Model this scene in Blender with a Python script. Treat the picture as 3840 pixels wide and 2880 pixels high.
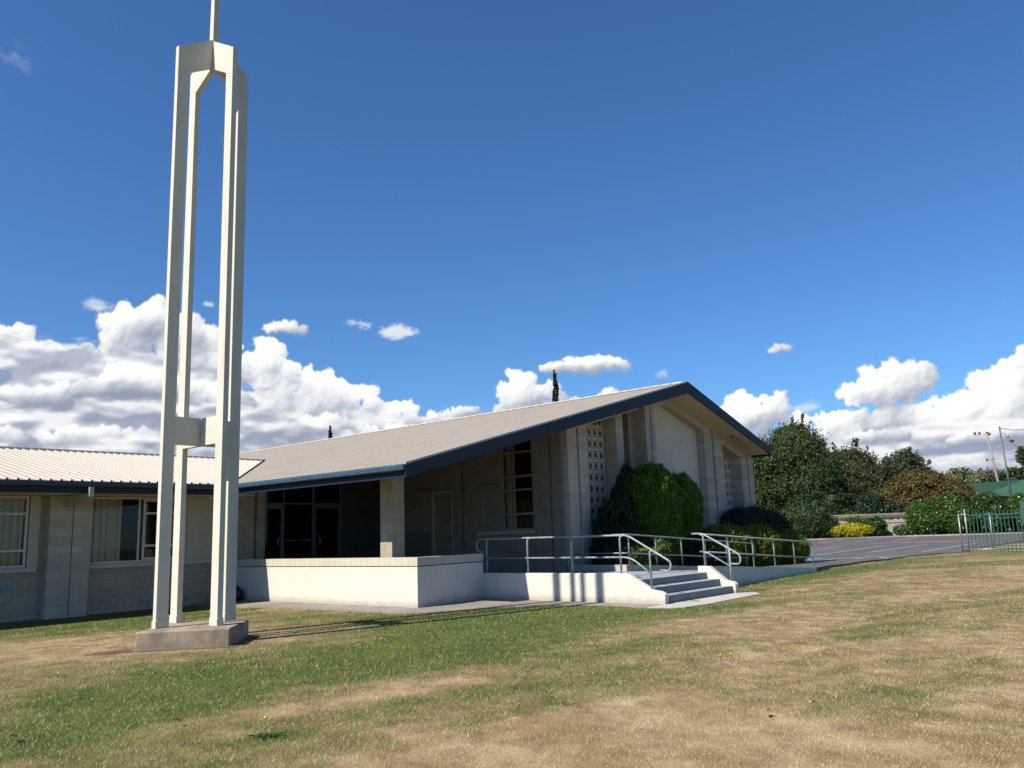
import bpy, math, random
import numpy as np
from mathutils import Vector, Matrix

R = math.radians
random.seed(7); rng = np.random.default_rng(7)
scene = bpy.context.scene
for o in list(bpy.data.objects): bpy.data.objects.remove(o)

# World frame: X runs along the gable front, Y along the hall's ridge, camera stands at (0, 0, 1.5)
# ------------------------------------------------------------------ camera
cam = bpy.data.cameras.new('camera'); cam_o = bpy.data.objects.new('camera', cam)
scene.collection.objects.link(cam_o); scene.camera = cam_o
cam.sensor_width = 36; cam.lens = 29.374; cam.clip_start = .1; cam.clip_end = 6000
TH, PT, RL = R(49.32), R(10.194), R(-1.952)
def w2(v): return Vector((v[0]*math.cos(TH)+v[1]*math.sin(TH), -v[0]*math.sin(TH)+v[1]*math.cos(TH), v[2]))
fwd = (0, math.cos(PT), math.sin(PT)); up = (0, -math.sin(PT), math.cos(PT)); rt = (1, 0, 0)
c_, s_ = math.cos(RL), math.sin(RL)
rt2 = [rt[i]*c_+up[i]*s_ for i in range(3)]; up2 = [up[i]*c_-rt[i]*s_ for i in range(3)]
a_, b_, d_ = w2(rt2), w2(up2), -w2(fwd)
cam_o.matrix_world = Matrix(((a_.x, b_.x, d_.x, 0), (a_.y, b_.y, d_.y, 0), (a_.z, b_.z, d_.z, 1.5), (0, 0, 0, 1)))

# ------------------------------------------------------------------ sun, sky, exposure
SUN = Vector((-.964, .19, 1.0)).normalized()
sl = bpy.data.lights.new('sun', 'SUN'); sl.energy = 4.8; sl.angle = R(.53); sl.color = (1, .945, .86)
so = bpy.data.objects.new('sun', sl); scene.collection.objects.link(so)
so.rotation_euler = SUN.to_track_quat('Z', 'Y').to_euler(); so.location = (-20, 5, 30)
scene.view_settings.view_transform = 'Standard'; scene.view_settings.look = 'None'
scene.view_settings.exposure = .737; scene.view_settings.gamma = 1

class NT:
    def __init__(s, tree): s.t = tree; s.n = tree.nodes; s.l = tree.links
    def node(s, typ, ins=None, **kw):
        nd = s.n.new(typ)
        for k, v in kw.items(): setattr(nd, k, v)
        for k, v in (ins or {}).items(): s.set(nd.inputs[k], v)
        return nd
    def set(s, sock, v):
        if isinstance(v, bpy.types.NodeSocket): s.l.new(v, sock)
        else: sock.default_value = v
    def math(s, op, a, b=0., c=None, clamp=False):
        nd = s.n.new('ShaderNodeMath'); nd.operation = op; nd.use_clamp = clamp
        s.set(nd.inputs[0], a); s.set(nd.inputs[1], b)
        if c is not None: s.set(nd.inputs[2], c)
        return nd.outputs[0]
    def vec(s, op, a, b=(0, 0, 0), out=0):
        nd = s.n.new('ShaderNodeVectorMath'); nd.operation = op
        s.set(nd.inputs[0], a)
        if len(nd.inputs) > 1: s.set(nd.inputs[1], b)
        return nd.outputs[out]
    def mix(s, f, a, b, bt='MIX'):
        nd = s.n.new('ShaderNodeMix'); nd.data_type = 'RGBA'; nd.blend_type = bt
        s.set(nd.inputs[0], f)
        for i, v in ((6, a), (7, b)):
            s.set(nd.inputs[i], v if isinstance(v, bpy.types.NodeSocket) else (*v[:3], 1))
        return nd.outputs[2]
    def ramp(s, f, stops):
        nd = s.n.new('ShaderNodeValToRGB'); s.set(nd.inputs[0], f); e = nd.color_ramp.elements
        while len(e) < len(stops): e.new(.5)
        for el, (p, c) in zip(e, stops): el.position = p; el.color = (*c[:3], 1) if not isinstance(c, (int, float)) else (c, c, c, 1)
        return nd.outputs[0]
    def smooth(s, x, lo, hi):
        nd = s.n.new('ShaderNodeMapRange'); nd.interpolation_type = 'SMOOTHSTEP'
        s.set(nd.inputs[0], x); nd.inputs[1].default_value = lo; nd.inputs[2].default_value = hi
        return nd.outputs[0]

# cumulus banks computed as a radiance map over azimuth / elevation
CU = [(1.2627, 0.2098, 0.0311, 0.0237), (1.2298, 0.1907, 0.0343, 0.0265), (1.1968, 0.1879, 0.0311, 0.0246), (1.1683, 0.2045, 0.0275, 0.0299), (1.1438, 0.2286, 0.0353, 0.0402), (1.1181, 0.243, 0.029, 0.0305), (1.0905, 0.2241, 0.0345, 0.0335), (1.0656, 0.2227, 0.0251, 0.0286), (1.0397, 0.2001, 0.0305, 0.0315), (1.0012, 0.2012, 0.0286, 0.0329), (0.9669, 0.1858, 0.0344, 0.0295), (0.9294, 0.1699, 0.0349, 0.0298), (0.8916, 0.1536, 0.0353, 0.0283), (0.8535, 0.1395, 0.0329, 0.0246), (0.8206, 0.1307, 0.0303, 0.0231), (0.7789, 0.1409, 0.0267, 0.0101), (0.6969, 0.1661, 0.0306, 0.0284), (0.6693, 0.1551, 0.0336, 0.0239), (0.7171, 0.1502, 0.0179, 0.0194), (0.6389, 0.1472, 0.025, 0.0132), (0.5938, 0.1588, 0.0144, 0.011), (0.7704, 0.1462, 0.0335, 0.0079), (0.442, 0.1304, 0.0265, 0.0246), (0.4135, 0.1309, 0.0286, 0.0233), (0.454, 0.1097, 0.0467, 0.0266), (0.3791, 0.1158, 0.0224, 0.0126), (0.3423, 0.1149, 0.029, 0.0103), (0.2794, 0.1466, 0.0482, 0.0251), (0.2602, 0.1531, 0.0338, 0.0199), (0.3063, 0.1416, 0.0359, 0.0152), (0.1847, 0.1371, 0.0292, 0.0153), (0.1608, 0.1438, 0.0244, 0.0198), (0.1953, 0.1189, 0.0674, 0.0144), (0.3199, 0.0977, 0.026, 0.0244), (0.2678, 0.1036, 0.0543, 0.0224), (0.2152, 0.0965, 0.0643, 0.029), (0.1721, 0.102, 0.049, 0.0378), (0.3499, 0.087, 0.0435, 0.0257), (.13, .15, .04, .03), (.07, .13, .06, .035), (0.0, .12, .07, .03), (1.30, .2, .04, .03), (1.36, .21, .05, .035), (1.44, .19, .06, .04), (1.2165, 0.1477, 0.06, 0.0361), (1.1121, 0.1713, 0.0706, 0.0412), (0.987, 0.1469, 0.0735, 0.0405), (0.8809, 0.1199, 0.0611, 0.0326), (1.2488, 0.1224, 0.0497, 0.047), (1.15, .13, .05, .04), (1.05, .12, .05, .04), (.93, .11, .05, .035), (1.19, .09, .06, .04), (1.0, .08, .07, .04)]
SMALL = [(0.6213, 0.1968, 0.0605, 0.0179), (0.9783, 0.2445, 0.0299, 0.0135), (0.3931, 0.1987, 0.0158, 0.0108)]
STRATA = [(1.1562, 0.0951, 0.20, 0.08), (0.9063, 0.0845, 0.2, 0.05), (0.7709, 0.1141, 0.09, 0.03), (0.2634, 0.0609, 0.16, 0.045), (0.15, 0.0702, 0.1152, 0.055), (0.2068, 0.0211, 0.12, 0.03), (0.2805, 0.0272, 0.13, 0.03), (0.40, .07, .12, .03), (1.4, .1, .2, .06), (-.1, .08, .2, .06), (.5, .03, .3, .02)]
WISP = [(0.8915, 0.2516, 0.0265, 0.0075, .8), (0.8426, 0.242, 0.0246, 0.0110, .9), (1.1708, 0.2567, 0.0251, 0.0178, .6), (0.5264, 0.1806, 0.0152, 0.0065, .4), (1.2745, 0.4959, 0.03, 0.02, .12), (0.3705, 0.1302, 0.0173, 0.0094, .6), (1.066, 0.2673, 0.0121, 0.0046, .7), (1.185, .258, .012, .009, .4)]
def cloud_image():
    g = np.random.default_rng(21); px = 1150.; A0, A1, E1 = -.35, 1.65, .56
    W, H = int((A1-A0)*px), int(E1*px)
    def vn(x, y, seed):
        xi, yi = np.floor(x).astype(np.int64), np.floor(y).astype(np.int64); fx, fy = x-xi, y-yi
        fx, fy = fx*fx*(3-2*fx), fy*fy*(3-2*fy)
        def h(a, b):
            k = (a*374761393+b*668265263+seed*1442695041) & 0x7fffffff; k = ((k ^ (k >> 13))*1274126177) & 0x7fffffff
            return ((k ^ (k >> 16)) & 0xffff)/65535.
        return (h(xi, yi)*(1-fx)+h(xi+1, yi)*fx)*(1-fy)+(h(xi, yi+1)*(1-fx)+h(xi+1, yi+1)*fx)*fy
    X, Y = np.meshgrid(np.arange(W), np.arange(H)); U = A0+X/px; V = Y/px
    def fb(s, o, seed, sx=1., sy=1., r=.55):
        v = 0; a = 1.; t = 0
        for i in range(o): v = v+a*vn(U*s*sx*2**i+7, V*s*sy*2**i+3, seed+i); t += a; a *= r
        return v/t
    def blur(a, s):
        fx = np.fft.fftfreq(W+0)[None]; fy = np.fft.fftfreq(2*H)[:, None]
        b = np.concatenate([a, a[::-1]]); return np.fft.ifft2(np.fft.fft2(b)*np.exp(-2*(np.pi*s)**2*(fx**2+fy**2))).real[:H]
    def ss(x, a, b): t = np.clip((x-a)/(b-a), 0, 1); return t*t*(3-2*t)
    n1 = fb(60, 5, 5); n2 = fb(170, 3, 15); n3 = fb(26, 5, 25); big = fb(8, 4, 40); L = np.array([.56, .68, .47])      # +u is left in the picture, towards the sun
    def ramp(t, st):
        t = np.clip(t, 0, 1); ps = [s[0] for s in st]; return np.stack([np.interp(t, ps, [s[1][k] for s in st]) for k in range(3)], -1)
    RC = [(0, (3.0, 3.5, 4.6)), (.25, (4.3, 4.7, 5.7)), (.45, (5.9, 6.2, 6.9)), (.62, (8.0, 8.2, 8.6)), (.8, (10.0, 10.0, 10.0)), (1, (11.2, 11.1, 10.9))]
    out = np.zeros((H, W, 4))
    def over(col, al):
        o = out; A = al[..., None]; na = al+o[..., 3]*(1-al)
        o[..., :3] = (col*A+o[..., :3]*(o[..., 3:]*(1-A)))/np.maximum(na[..., None], 1e-6); o[..., 3] = na
    def layer(blobs, flat, bias=0., soft=.22, cloth=1.):
        Z = np.full((H, W), -1.); cov = np.zeros((H, W))
        def puff(cx, cy, cz, r):
            x0, x1, y0, y1 = int(max(0, cx-r)), int(min(W, cx+r+1)), int(max(0, cy-r)), int(min(H, cy+r+1))
            if x0 >= x1 or y0 >= y1: return
            d2 = (X[y0:y1, x0:x1]-cx)**2+(Y[y0:y1, x0:x1]-cy)**2; h = np.sqrt(np.clip(r*r-d2, 0, None))
            Z[y0:y1, x0:x1] = np.where(h > 0, np.maximum(Z[y0:y1, x0:x1], cz+h), Z[y0:y1, x0:x1])
            cov[y0:y1, x0:x1] = np.maximum(cov[y0:y1, x0:x1], np.clip(1-np.sqrt(d2)/r, 0, 1)*min(1, r/8.))
        for a, e, ra, re in blobs:
            cx, cy, RX, RY = (a-A0)*px, e*px, ra*px, re*px; m = min(RX, RY)
            for k in range(int(18*max(1, RX/RY))+6):
                t = g.uniform(0, 2*np.pi); q = g.uniform(0, 1)**.5*.80; u, v = np.cos(t)*q, np.sin(t)*q
                if flat: v = abs(v)*.9-.25; u *= 1.1-.35*max(v, 0)
                zz = np.sqrt(max(0, 1-q*q))*m*.8; r = m*g.uniform(.30, .55)*(1-.35*q)
                x, y = cx+u*RX, cy+v*RY; puff(x, y, zz, r)
                for j in range(7):
                    t2 = g.uniform(0, 2*np.pi); ph = g.uniform(.2, 1.5); x2, y2, z2 = x+np.cos(t2)*np.sin(ph)*r*.85, y+np.sin(t2)*np.sin(ph)*r*.85, zz+np.cos(ph)*r*.8; r2 = r*g.uniform(.25, .5)
                    if flat and t2 > np.pi and g.random() < .7: continue
                    puff(x2, y2, z2, r2)
                    for l in range(2):
                        t3 = g.uniform(0, 2*np.pi); puff(x2+np.cos(t3)*r2*.8, y2+np.sin(t3)*r2*.8, z2+r2*.3, r2*g.uniform(.35, .6))
        Zs = blur(np.maximum(Z, 0), 2.2)*cloth*.85+(n1-.5)*8+(n2-.5)*1.2+(n3-.5)*13
        gy, gx = np.gradient(Zs); lam = (-gx*L[0]-gy*L[1]+L[2])/np.sqrt(gx**2+gy**2+1)
        Zb = blur(np.maximum(Z, 0), 8); gy, gx = np.gradient(Zb); lb = (-gx*L[0]-gy*L[1]*1.2+.5)/np.sqrt(gx**2+gy**2+1)
        M = (cov > .02).astype(float); Mb = blur(M, 20); gy, gx = np.gradient(Mb); ll = -(gx*.5+gy*1.2)*20
        lit = .33+bias+.20*np.clip(lam, -.3, 1)+.28*np.clip(lb, -.6, 1)+.62*ll+.55*(big-.5)+.4*(n3-.5)-.10*ss(Mb, .75, 1.)
        al = ss(blur(cov, .8)+(n1-.5)*.5+(n2-.5)*.22, .01, soft+.08)
        al = al*ss(blur(cov, 2), .0, .035); low = ss(-ll, -.05, .35)*ss(blur(cov, 3), .0, .03); al = al*(1-low)+low*ss(blur(cov, 3)+(n3-.5)*.2, .0, .30)
        over(ramp(lit, RC), al)
    def strata(lst, thr, w, seed, dark=0.):
        sa = np.full((H, W), -9.)
        for a, e, ra, re in lst: sa = np.maximum(sa, 1-np.sqrt(((U-a)/ra)**2+((V-e)/re)**2))
        st = fb(11, 6, seed, .75, 2.2, .6); s2 = fb(30, 5, seed+9, .8, 1.7, .6)
        al = ss(np.minimum(sa, .6)*1.2+(st-.5)*1.9+(s2-.5)*.5, thr, thr+.38)*ss(sa, -.15, .25)*w
        gy, gx = np.gradient(blur(st, 4)); g2, _ = np.gradient(blur(s2, 2)); sl = .56-dark-gy*70-gx*25-g2*9+(s2-.5)*.7+(big-.5)*.9
        over(ramp(sl, [(0, (3.3, 3.8, 5.0)), (.3, (4.6, 5.0, 6.1)), (.55, (6.3, 6.6, 7.4)), (.8, (8.8, 9.0, 9.3)), (1, (10.2, 10.2, 10.1))]), al)
    left = [(1.30, .20), (1.23, .195), (1.17, .205), (1.13, .235), (1.07, .225), (1.0, .205), (.93, .172), (.86, .145), (.80, .125), (.74, .12)]
    lx = np.array([p[0] for p in left])[::-1]; ly = np.array([p[1] for p in left])[::-1]
    strata(STRATA, .05, .97, 60)
    layer(CU, False)
    for fr, n_ in ((.72, 12), (.48, 13), (.28, 12)):
        bl = []
        for k in range(n_):
            a = g.uniform(.74, 1.5); t = np.interp(a, lx, ly); bl.append((a, t*fr+g.uniform(-.012, .012)+.012, g.uniform(.028, .055), g.uniform(.018, .030)))
        for k in range(n_//2):
            a = g.uniform(-.2, .46); bl.append((a, .125*fr+g.uniform(-.01, .01), g.uniform(.03, .07), g.uniform(.010, .017)))
        strata([(1.15, .21*fr+.02, .26, .06), (.86, .15*fr+.01, .18, .04), (.2, .11*fr, .26, .025)], .14, .80, 60+int(fr*100), .16)
        layer(bl, True, bias=-.09, soft=.34)
    strata([(1.2, .07, .34, .06), (.9, .055, .25, .04), (.2, .035, .35, .035), (.5, .01, .5, .03), (1.5, .08, .3, .06)], .06, .85, 90, .14)
    layer(SMALL, True, soft=.3)
    for a, e, ra, re, w in WISP:
        d = 1-np.sqrt(((U-a)/ra)**2+((V-e)/re)**2); wn = fb(45, 5, int(a*1000), .8, 1.2, .68)
        wa = ss(d*.8+(wn-.5)*2.4, .1, .9)*ss(d, -.6, .3)*w*(1-out[..., 3])
        out[..., :3] = (out[..., :3]*out[..., 3:]+np.array([8.3, 8.6, 9.2])*wa[..., None])/np.maximum(out[..., 3:]+wa[..., None], 1e-5); out[..., 3] += wa
    return out, (A0, A1, E1)
world = bpy.data.worlds.new('World'); scene.world = world; world.use_nodes = True
wt = NT(world.node_tree); wt.n.clear()
sky = wt.node('ShaderNodeTexSky', sky_type='NISHITA', sun_disc=False)
sky.sun_elevation = math.asin(SUN.z); sky.sun_rotation = math.atan2(SUN.x, SUN.y)
sky.altitude = 100; sky.air_density = 1.0; sky.dust_density = .25; sky.ozone_density = 2.5
tc = wt.node('ShaderNodeTexCoord'); sp = wt.node('ShaderNodeSeparateXYZ', {0: tc.outputs['Generated']})
az = wt.math('ARCTAN2', sp.outputs[1], sp.outputs[0]); el = wt.math('ARCSINE', sp.outputs[2])
P = wt.node('ShaderNodeCombineXYZ', {0: az, 1: el, 2: 0.}).outputs[0]
cimg, (CA0, CA1, CE1) = cloud_image(); cimg[..., :3] *= cimg[..., 3:]
im = bpy.data.images.new('cloud_field', cimg.shape[1], cimg.shape[0], alpha=True, float_buffer=True)
im.colorspace_settings.name = 'Non-Color'; im.alpha_mode = 'CHANNEL_PACKED'; im.pixels.foreach_set(cimg.astype(np.float32).ravel()); im.update(); im.pack()
uv = wt.vec('MULTIPLY', wt.vec('SUBTRACT', P, (CA0, 0, 0)), (1/(CA1-CA0), 1/CE1, 0))
tx = wt.node('ShaderNodeTexImage', {'Vector': uv}, image=im, extension='CLIP', interpolation='Linear')
skyc = wt.mix(1., sky.outputs[0], (.57, .95, 1.37), 'MULTIPLY')
c1 = wt.mix(tx.outputs['Alpha'], skyc, (0, 0, 0))
c1 = wt.mix(1., c1, tx.outputs['Color'], 'ADD')
bg = wt.node('ShaderNodeBackground', {'Color': c1, 'Strength': .06})
wo = wt.node('ShaderNodeOutputWorld', {0: bg.outputs[0]})
world.cycles.sampling_method = 'MANUAL'; world.cycles.sample_map_resolution = 512

# ------------------------------------------------------------------ helpers
def tag(o, label=None, cat=None, group=None, kind=None):
    if label: o['label'] = label
    if cat: o['category'] = cat
    if group: o['group'] = group
    if kind: o['kind'] = kind
    return o
def empty(name, loc, label, cat, group=None):
    o = bpy.data.objects.new(name, None); o.location = loc; o.empty_display_size = .3
    scene.collection.objects.link(o); return tag(o, label, cat, group)
def root_loc(p):
    while p.parent: p = p.parent
    return p.location.copy()
class MB:
    def __init__(s): s.v = []; s.f = []; s.sm = []
    def add(s, vs, fs, smooth=False):
        n = len(s.v); s.v += [tuple(map(float, v)) for v in vs]; s.f += [tuple(i+n for i in f) for f in fs]; s.sm += [smooth]*len(fs); return s
    def box(s, x0, x1, y0, y1, z0, z1):
        return s.prism([(x0, y0), (x1, y0), (x1, y1), (x0, y1)], z0, z1)
    def boxt(s, x0, x1, y0, y1, z0, za, zb):       # top slopes from za at x0 to zb at x1
        v = [(x0, y0, z0), (x1, y0, z0), (x1, y1, z0), (x0, y1, z0), (x0, y0, za), (x1, y0, zb), (x1, y1, zb), (x0, y1, za)]
        return s.add(v, [(3, 2, 1, 0), (4, 5, 6, 7), (0, 1, 5, 4), (1, 2, 6, 5), (2, 3, 7, 6), (3, 0, 4, 7)])
    def hexa(s, v): return s.add(v, [(3, 2, 1, 0), (4, 5, 6, 7), (0, 1, 5, 4), (1, 2, 6, 5), (2, 3, 7, 6), (3, 0, 4, 7)])
    def prism(s, pts, z0, z1):
        n = len(pts); z1s = z1 if isinstance(z1, (list, tuple)) else [z1]*n; z0s = z0 if isinstance(z0, (list, tuple)) else [z0]*n
        v = [(p[0], p[1], z) for p, z in zip(pts, z0s)]+[(p[0], p[1], z) for p, z in zip(pts, z1s)]
        return s.add(v, [tuple(range(n-1, -1, -1)), tuple(range(n, 2*n))]+[(i, (i+1) % n, n+(i+1) % n, n+i) for i in range(n)])
    def extrude(s, prof, axis, t0, t1):            # profile in the plane across axis
        n = len(prof)
        mk = (lambda p, t: (t, p[0], p[1])) if axis == 'x' else (lambda p, t: (p[0], t, p[1]))
        v = [mk(p, t0) for p in prof]+[mk(p, t1) for p in prof]
        return s.add(v, [tuple(range(n)), tuple(range(2*n-1, n-1, -1))]+[(n+i, n+(i+1) % n, (i+1) % n, i) for i in range(n)])
    def tube(s, pts, r, n=8, cap=True):
        pts = [Vector(p) for p in pts]; rr = r if isinstance(r, (list, tuple)) else [r]*len(pts); vs = []; ref = None
        for i, p in enumerate(pts):
            t = ((pts[min(i+1, len(pts)-1)]-pts[max(i-1, 0)])).normalized()
            if ref is None: ref = Vector((0, 0, 1)) if abs(t.z) < .9 else Vector((1, 0, 0))
            u = (ref-t*ref.dot(t)).normalized(); w = t.cross(u); ref = u
            vs += [p+(u*math.cos(2*math.pi*k/n)+w*math.sin(2*math.pi*k/n))*rr[i] for k in range(n)]
        fs = [(i*n+k, i*n+(k+1) % n, (i+1)*n+(k+1) % n, (i+1)*n+k) for i in range(len(pts)-1) for k in range(n)]
        if cap: fs += [tuple(range(n-1, -1, -1)), tuple(range((len(pts)-1)*n, len(pts)*n))]
        return s.add(vs, fs, True)
    def build(s, name, mat, parent=None, loc=None, bevel=0):
        L = root_loc(parent) if parent else Vector(loc or (0, 0, 0))
        me = bpy.data.meshes.new(name); me.from_pydata([(v[0]-L.x, v[1]-L.y, v[2]-L.z) for v in s.v], [], s.f)
        me.materials.append(mat); me.polygons.foreach_set('use_smooth', s.sm)
        import bmesh as bm_; b = bm_.new(); b.from_mesh(me); bm_.ops.recalc_face_normals(b, faces=b.faces); b.to_mesh(me); b.free()
        me.update(); o = bpy.data.objects.new(name, me); scene.collection.objects.link(o)
        if parent: o.parent = parent
        else: o.location = L
        if bevel:
            m = o.modifiers.new('bevel', 'BEVEL'); m.width = bevel; m.segments = 2; m.limit_method = 'ANGLE'; m.angle_limit = R(40)
        return o
def bend(pts, r=.1, n=5):                          # rounds the corners of a polyline
    pts = [Vector(p) for p in pts]; out = [pts[0]]
    for i in range(1, len(pts)-1):
        a, b, c = pts[i-1], pts[i], pts[i+1]; k = min(r, (a-b).length*.49, (c-b).length*.49)
        p, q = b+(a-b).normalized()*k, b+(c-b).normalized()*k
        out += [p.lerp(b, t).lerp(b.lerp(q, t), t) for t in [j/n for j in range(n+1)]]
    return out+[pts[-1]]

# ------------------------------------------------------------------ materials
MATS = {}
def new_mat(name):
    m = bpy.data.materials.new(name); m.use_nodes = True; t = NT(m.node_tree); t.n.clear()
    out = t.node('ShaderNodeOutputMaterial'); b = t.node('ShaderNodeBsdfPrincipled'); t.l.new(b.outputs[0], out.inputs[0])
    MATS[name] = m; return m, t, b, out
KA = .64                                             # paint and masonry reflectance scale, matched to the exposure
def simple(name, col, rough=.6, metal=0., var=.12, vscale=3., bump=0., bscale=60., spec=.4, dirt_or_shade=0., dirt_or_shade_col=(.1, .09, .07), splash=False, streak=(1, 1, .16)):
    m, t, b, out = new_mat(name); col = [x*KA for x in col]; dirt_or_shade_col = [x*KA for x in dirt_or_shade_col]
    P = t.node('ShaderNodeNewGeometry').outputs['Position']
    n = t.node('ShaderNodeTexNoise', {'Vector': P, 'Scale': vscale, 'Detail': 6., 'Roughness': .6}).outputs[0]
    f = t.smooth(n, .3, .7)
    c = t.mix(f, [x*(1-var) for x in col], [min(1, x*(1+var*.6)) for x in col])
    if dirt_or_shade:
        sx = t.vec('MULTIPLY', P, streak)
        n2 = t.node('ShaderNodeTexNoise', {'Vector': sx, 'Scale': 6., 'Detail': 5., 'Roughness': .65}).outputs[0]
        c = t.mix(t.math('MULTIPLY', t.smooth(n2, .5, .8), dirt_or_shade), c, dirt_or_shade_col)
    t.set(b.inputs['Base Color'], c); b.inputs['Roughness'].default_value = rough; b.inputs['Metallic'].default_value = metal
    b.inputs['Specular IOR Level'].default_value = spec
    if splash:                                      # soil splashed up on the foot of the wall, and rain streaks
        sz = t.node('ShaderNodeSeparateXYZ', {0: P}).outputs[2]; n4 = t.node('ShaderNodeTexNoise', {'Vector': P, 'Scale': 5., 'Detail': 6., 'Roughness': .7}).outputs[0]
        k = t.math('MULTIPLY', t.smooth(t.math('MULTIPLY_ADD', n4, .22, t.math('MULTIPLY', sz, -1.)), -.10, .12), .55)
        c = t.mix(k, c, (.17, .14, .10)); n5 = t.node('ShaderNodeTexNoise', {'Vector': t.vec('MULTIPLY', P, (7, 7, .35)), 'Scale': 2., 'Detail': 5., 'Roughness': .6}).outputs[0]
        c = t.mix(t.math('MULTIPLY', t.smooth(n5, .56, .8), .35), c, [x*.62 for x in col]); t.set(b.inputs['Base Color'], c)
    if bump:
        n3 = t.node('ShaderNodeTexNoise', {'Vector': P, 'Scale': bscale, 'Detail': 4.}).outputs[0]
        bp = t.node('ShaderNodeBump', {'Height': n3, 'Strength': bump, 'Distance': .01}); t.set(b.inputs['Normal'], bp.outputs[0])
    return m
def block(name, c1, c2, mortar, bw, bh, off=.5, mort=.006, rough=.85, bump=.5, tone=.13):
    m, t, b, out = new_mat(name); c1, c2, mortar = [tuple(x*KA for x in c) for c in (c1, c2, mortar)]
    g = t.node('ShaderNodeNewGeometry'); s = t.node('ShaderNodeSeparateXYZ', {0: g.outputs['Position']})
    u = t.math('ADD', s.outputs[0], s.outputs[1])
    v = t.node('ShaderNodeCombineXYZ', {0: u, 1: s.outputs[2], 2: 0.}).outputs[0]
    br = t.node('ShaderNodeTexBrick', {'Vector': v, 'Color1': (*c1, 1), 'Color2': (*c2, 1), 'Mortar': (*mortar, 1), 'Scale': 1., 'Mortar Size': mort, 'Mortar Smooth': .3, 'Bias': 0., 'Brick Width': bw, 'Row Height': bh}, offset=off)
    n = t.node('ShaderNodeTexNoise', {'Vector': g.outputs['Position'], 'Scale': 1.3, 'Detail': 7., 'Roughness': .65}).outputs[0]
    c = t.mix(1., br.outputs[0], t.ramp(n, [(.3, 1-tone), (.7, 1.)]), 'MULTIPLY')
    sx = t.vec('MULTIPLY', g.outputs['Position'], (3, 3, .35))
    n2 = t.node('ShaderNodeTexNoise', {'Vector': sx, 'Scale': 1.5, 'Detail': 5., 'Roughness': .6}).outputs[0]
    c = t.mix(1., c, t.ramp(n2, [(.35, .955), (.6, 1.)]), 'MULTIPLY')
    t.set(b.inputs['Base Color'], c); b.inputs['Roughness'].default_value = rough; b.inputs['Specular IOR Level'].default_value = .25
    n3 = t.node('ShaderNodeTexNoise', {'Vector': g.outputs['Position'], 'Scale': 120., 'Detail': 3.}).outputs[0]
    h = t.math('MULTIPLY_ADD', n3, .25, t.math('SUBTRACT', 1., br.outputs[1]))
    bp = t.node('ShaderNodeBump', {'Height': h, 'Strength': bump, 'Distance': .006}); t.set(b.inputs['Normal'], bp.outputs[0])
    return m
M_tower = simple('cream_painted_concrete', (.80, .76, .62), .75, var=.04, vscale=2., bump=.15, bscale=90, dirt_or_shade=.4, dirt_or_shade_col=(.47, .43, .33))
M_render = simple('white_painted_render', (.86, .80, .68), .8, var=.03, vscale=1.4, bump=.35, bscale=50, dirt_or_shade=.14, dirt_or_shade_col=(.45, .41, .33), splash=True)
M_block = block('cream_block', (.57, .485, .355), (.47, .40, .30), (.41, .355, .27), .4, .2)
M_blockw = block('wing_block', (.54, .45, .33), (.46, .385, .28), (.66, .56, .43), .4, .14, mort=.010)
M_blockc = block('column_block', (.60, .52, .385), (.49, .43, .33), (.68, .60, .47), .2, .2, off=0.)
M_pier = block('pier_block', (.74, .64, .50), (.56, .49, .39), (.52, .455, .36), .9, .2, off=.5, mort=.005, tone=.10)
M_cap = block('soldier_cap_block', (.84, .75, .58), (.76, .68, .53), (.42, .37, .29), .2, 3., off=0., mort=.005)
M_panel = block('painted_panel_block', (.98, .88, .71), (.95, .85, .68), (.86, .77, .62), .4, .2, mort=.004, bump=.3)
M_trim = simple('cream_trim_paint', (.62, .55, .41), .55, var=.05)
M_frame = simple('window_frame_paint', (.74, .68, .55), .5, var=.05)
M_alu = simple('dark_aluminium', (.16, .17, .16), .4, .3, var=.1)
M_navy = simple('navy_fascia_paint', (.009, .015, .032), .6, var=.15, vscale=1.5)
M_gutter = simple('blue_steel_gutter', (.085, .16, .24), .42, .2, var=.2, vscale=5.)
M_soffit = simple('soffit_board', (.86, .70, .48), .7, var=.08, dirt_or_shade=.15, dirt_or_shade_col=(.25, .2, .14))
M_porchsoffit = simple('shade_darkened_soffit_board', (.11, .10, .085), .8, var=.08)  # board colour darkened so the ceiling carries the porch shade
M_roof = simple('grey_roof_sheet', (.56, .485, .39), .65, 0., var=.10, vscale=2.2, dirt_or_shade=.6, dirt_or_shade_col=(.36, .32, .27), streak=(.05, 1.1, .05))  # streaks paint the light and dark lines of the ribs into the sheet
M_roofw = simple('cream_roof_sheet', (.66, .59, .49), .5, 0., var=.06, vscale=1.2, dirt_or_shade=.10, dirt_or_shade_col=(.4, .36, .3))
M_conc = simple('weathered_concrete', (.42, .34, .24), .9, var=.35, vscale=3., bump=.5, bscale=40, dirt_or_shade=.9, dirt_or_shade_col=(.13, .105, .075))
M_path = simple('path_concrete', (.34, .30, .25), .9, var=.22, vscale=1.2, bump=.4, bscale=80)
M_pad = simple('pale_concrete', (.62, .59, .52), .9, var=.10, vscale=2., bump=.3, bscale=80)
M_tile = block('grey_step_tile', (.28, .315, .33), (.255, .285, .30), (.16, .17, .18), .3, .9, off=0., mort=.004, rough=.6, bump=.3)
M_floor = block('grey_floor_tile', (.50, .54, .57), (.46, .50, .54), (.34, .36, .38), .3, .3, off=0., mort=.004, rough=.6, bump=.2)
M_rail = simple('blue_grey_galvanised_pipe', (.37, .45, .45), .48, .05, var=.3, vscale=9.)
M_black = simple('black_plastic', (.01, .01, .01), .35, var=.1)
M_dark = simple('dark_interior', (.015, .015, .015), .9, var=.1)
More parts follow.
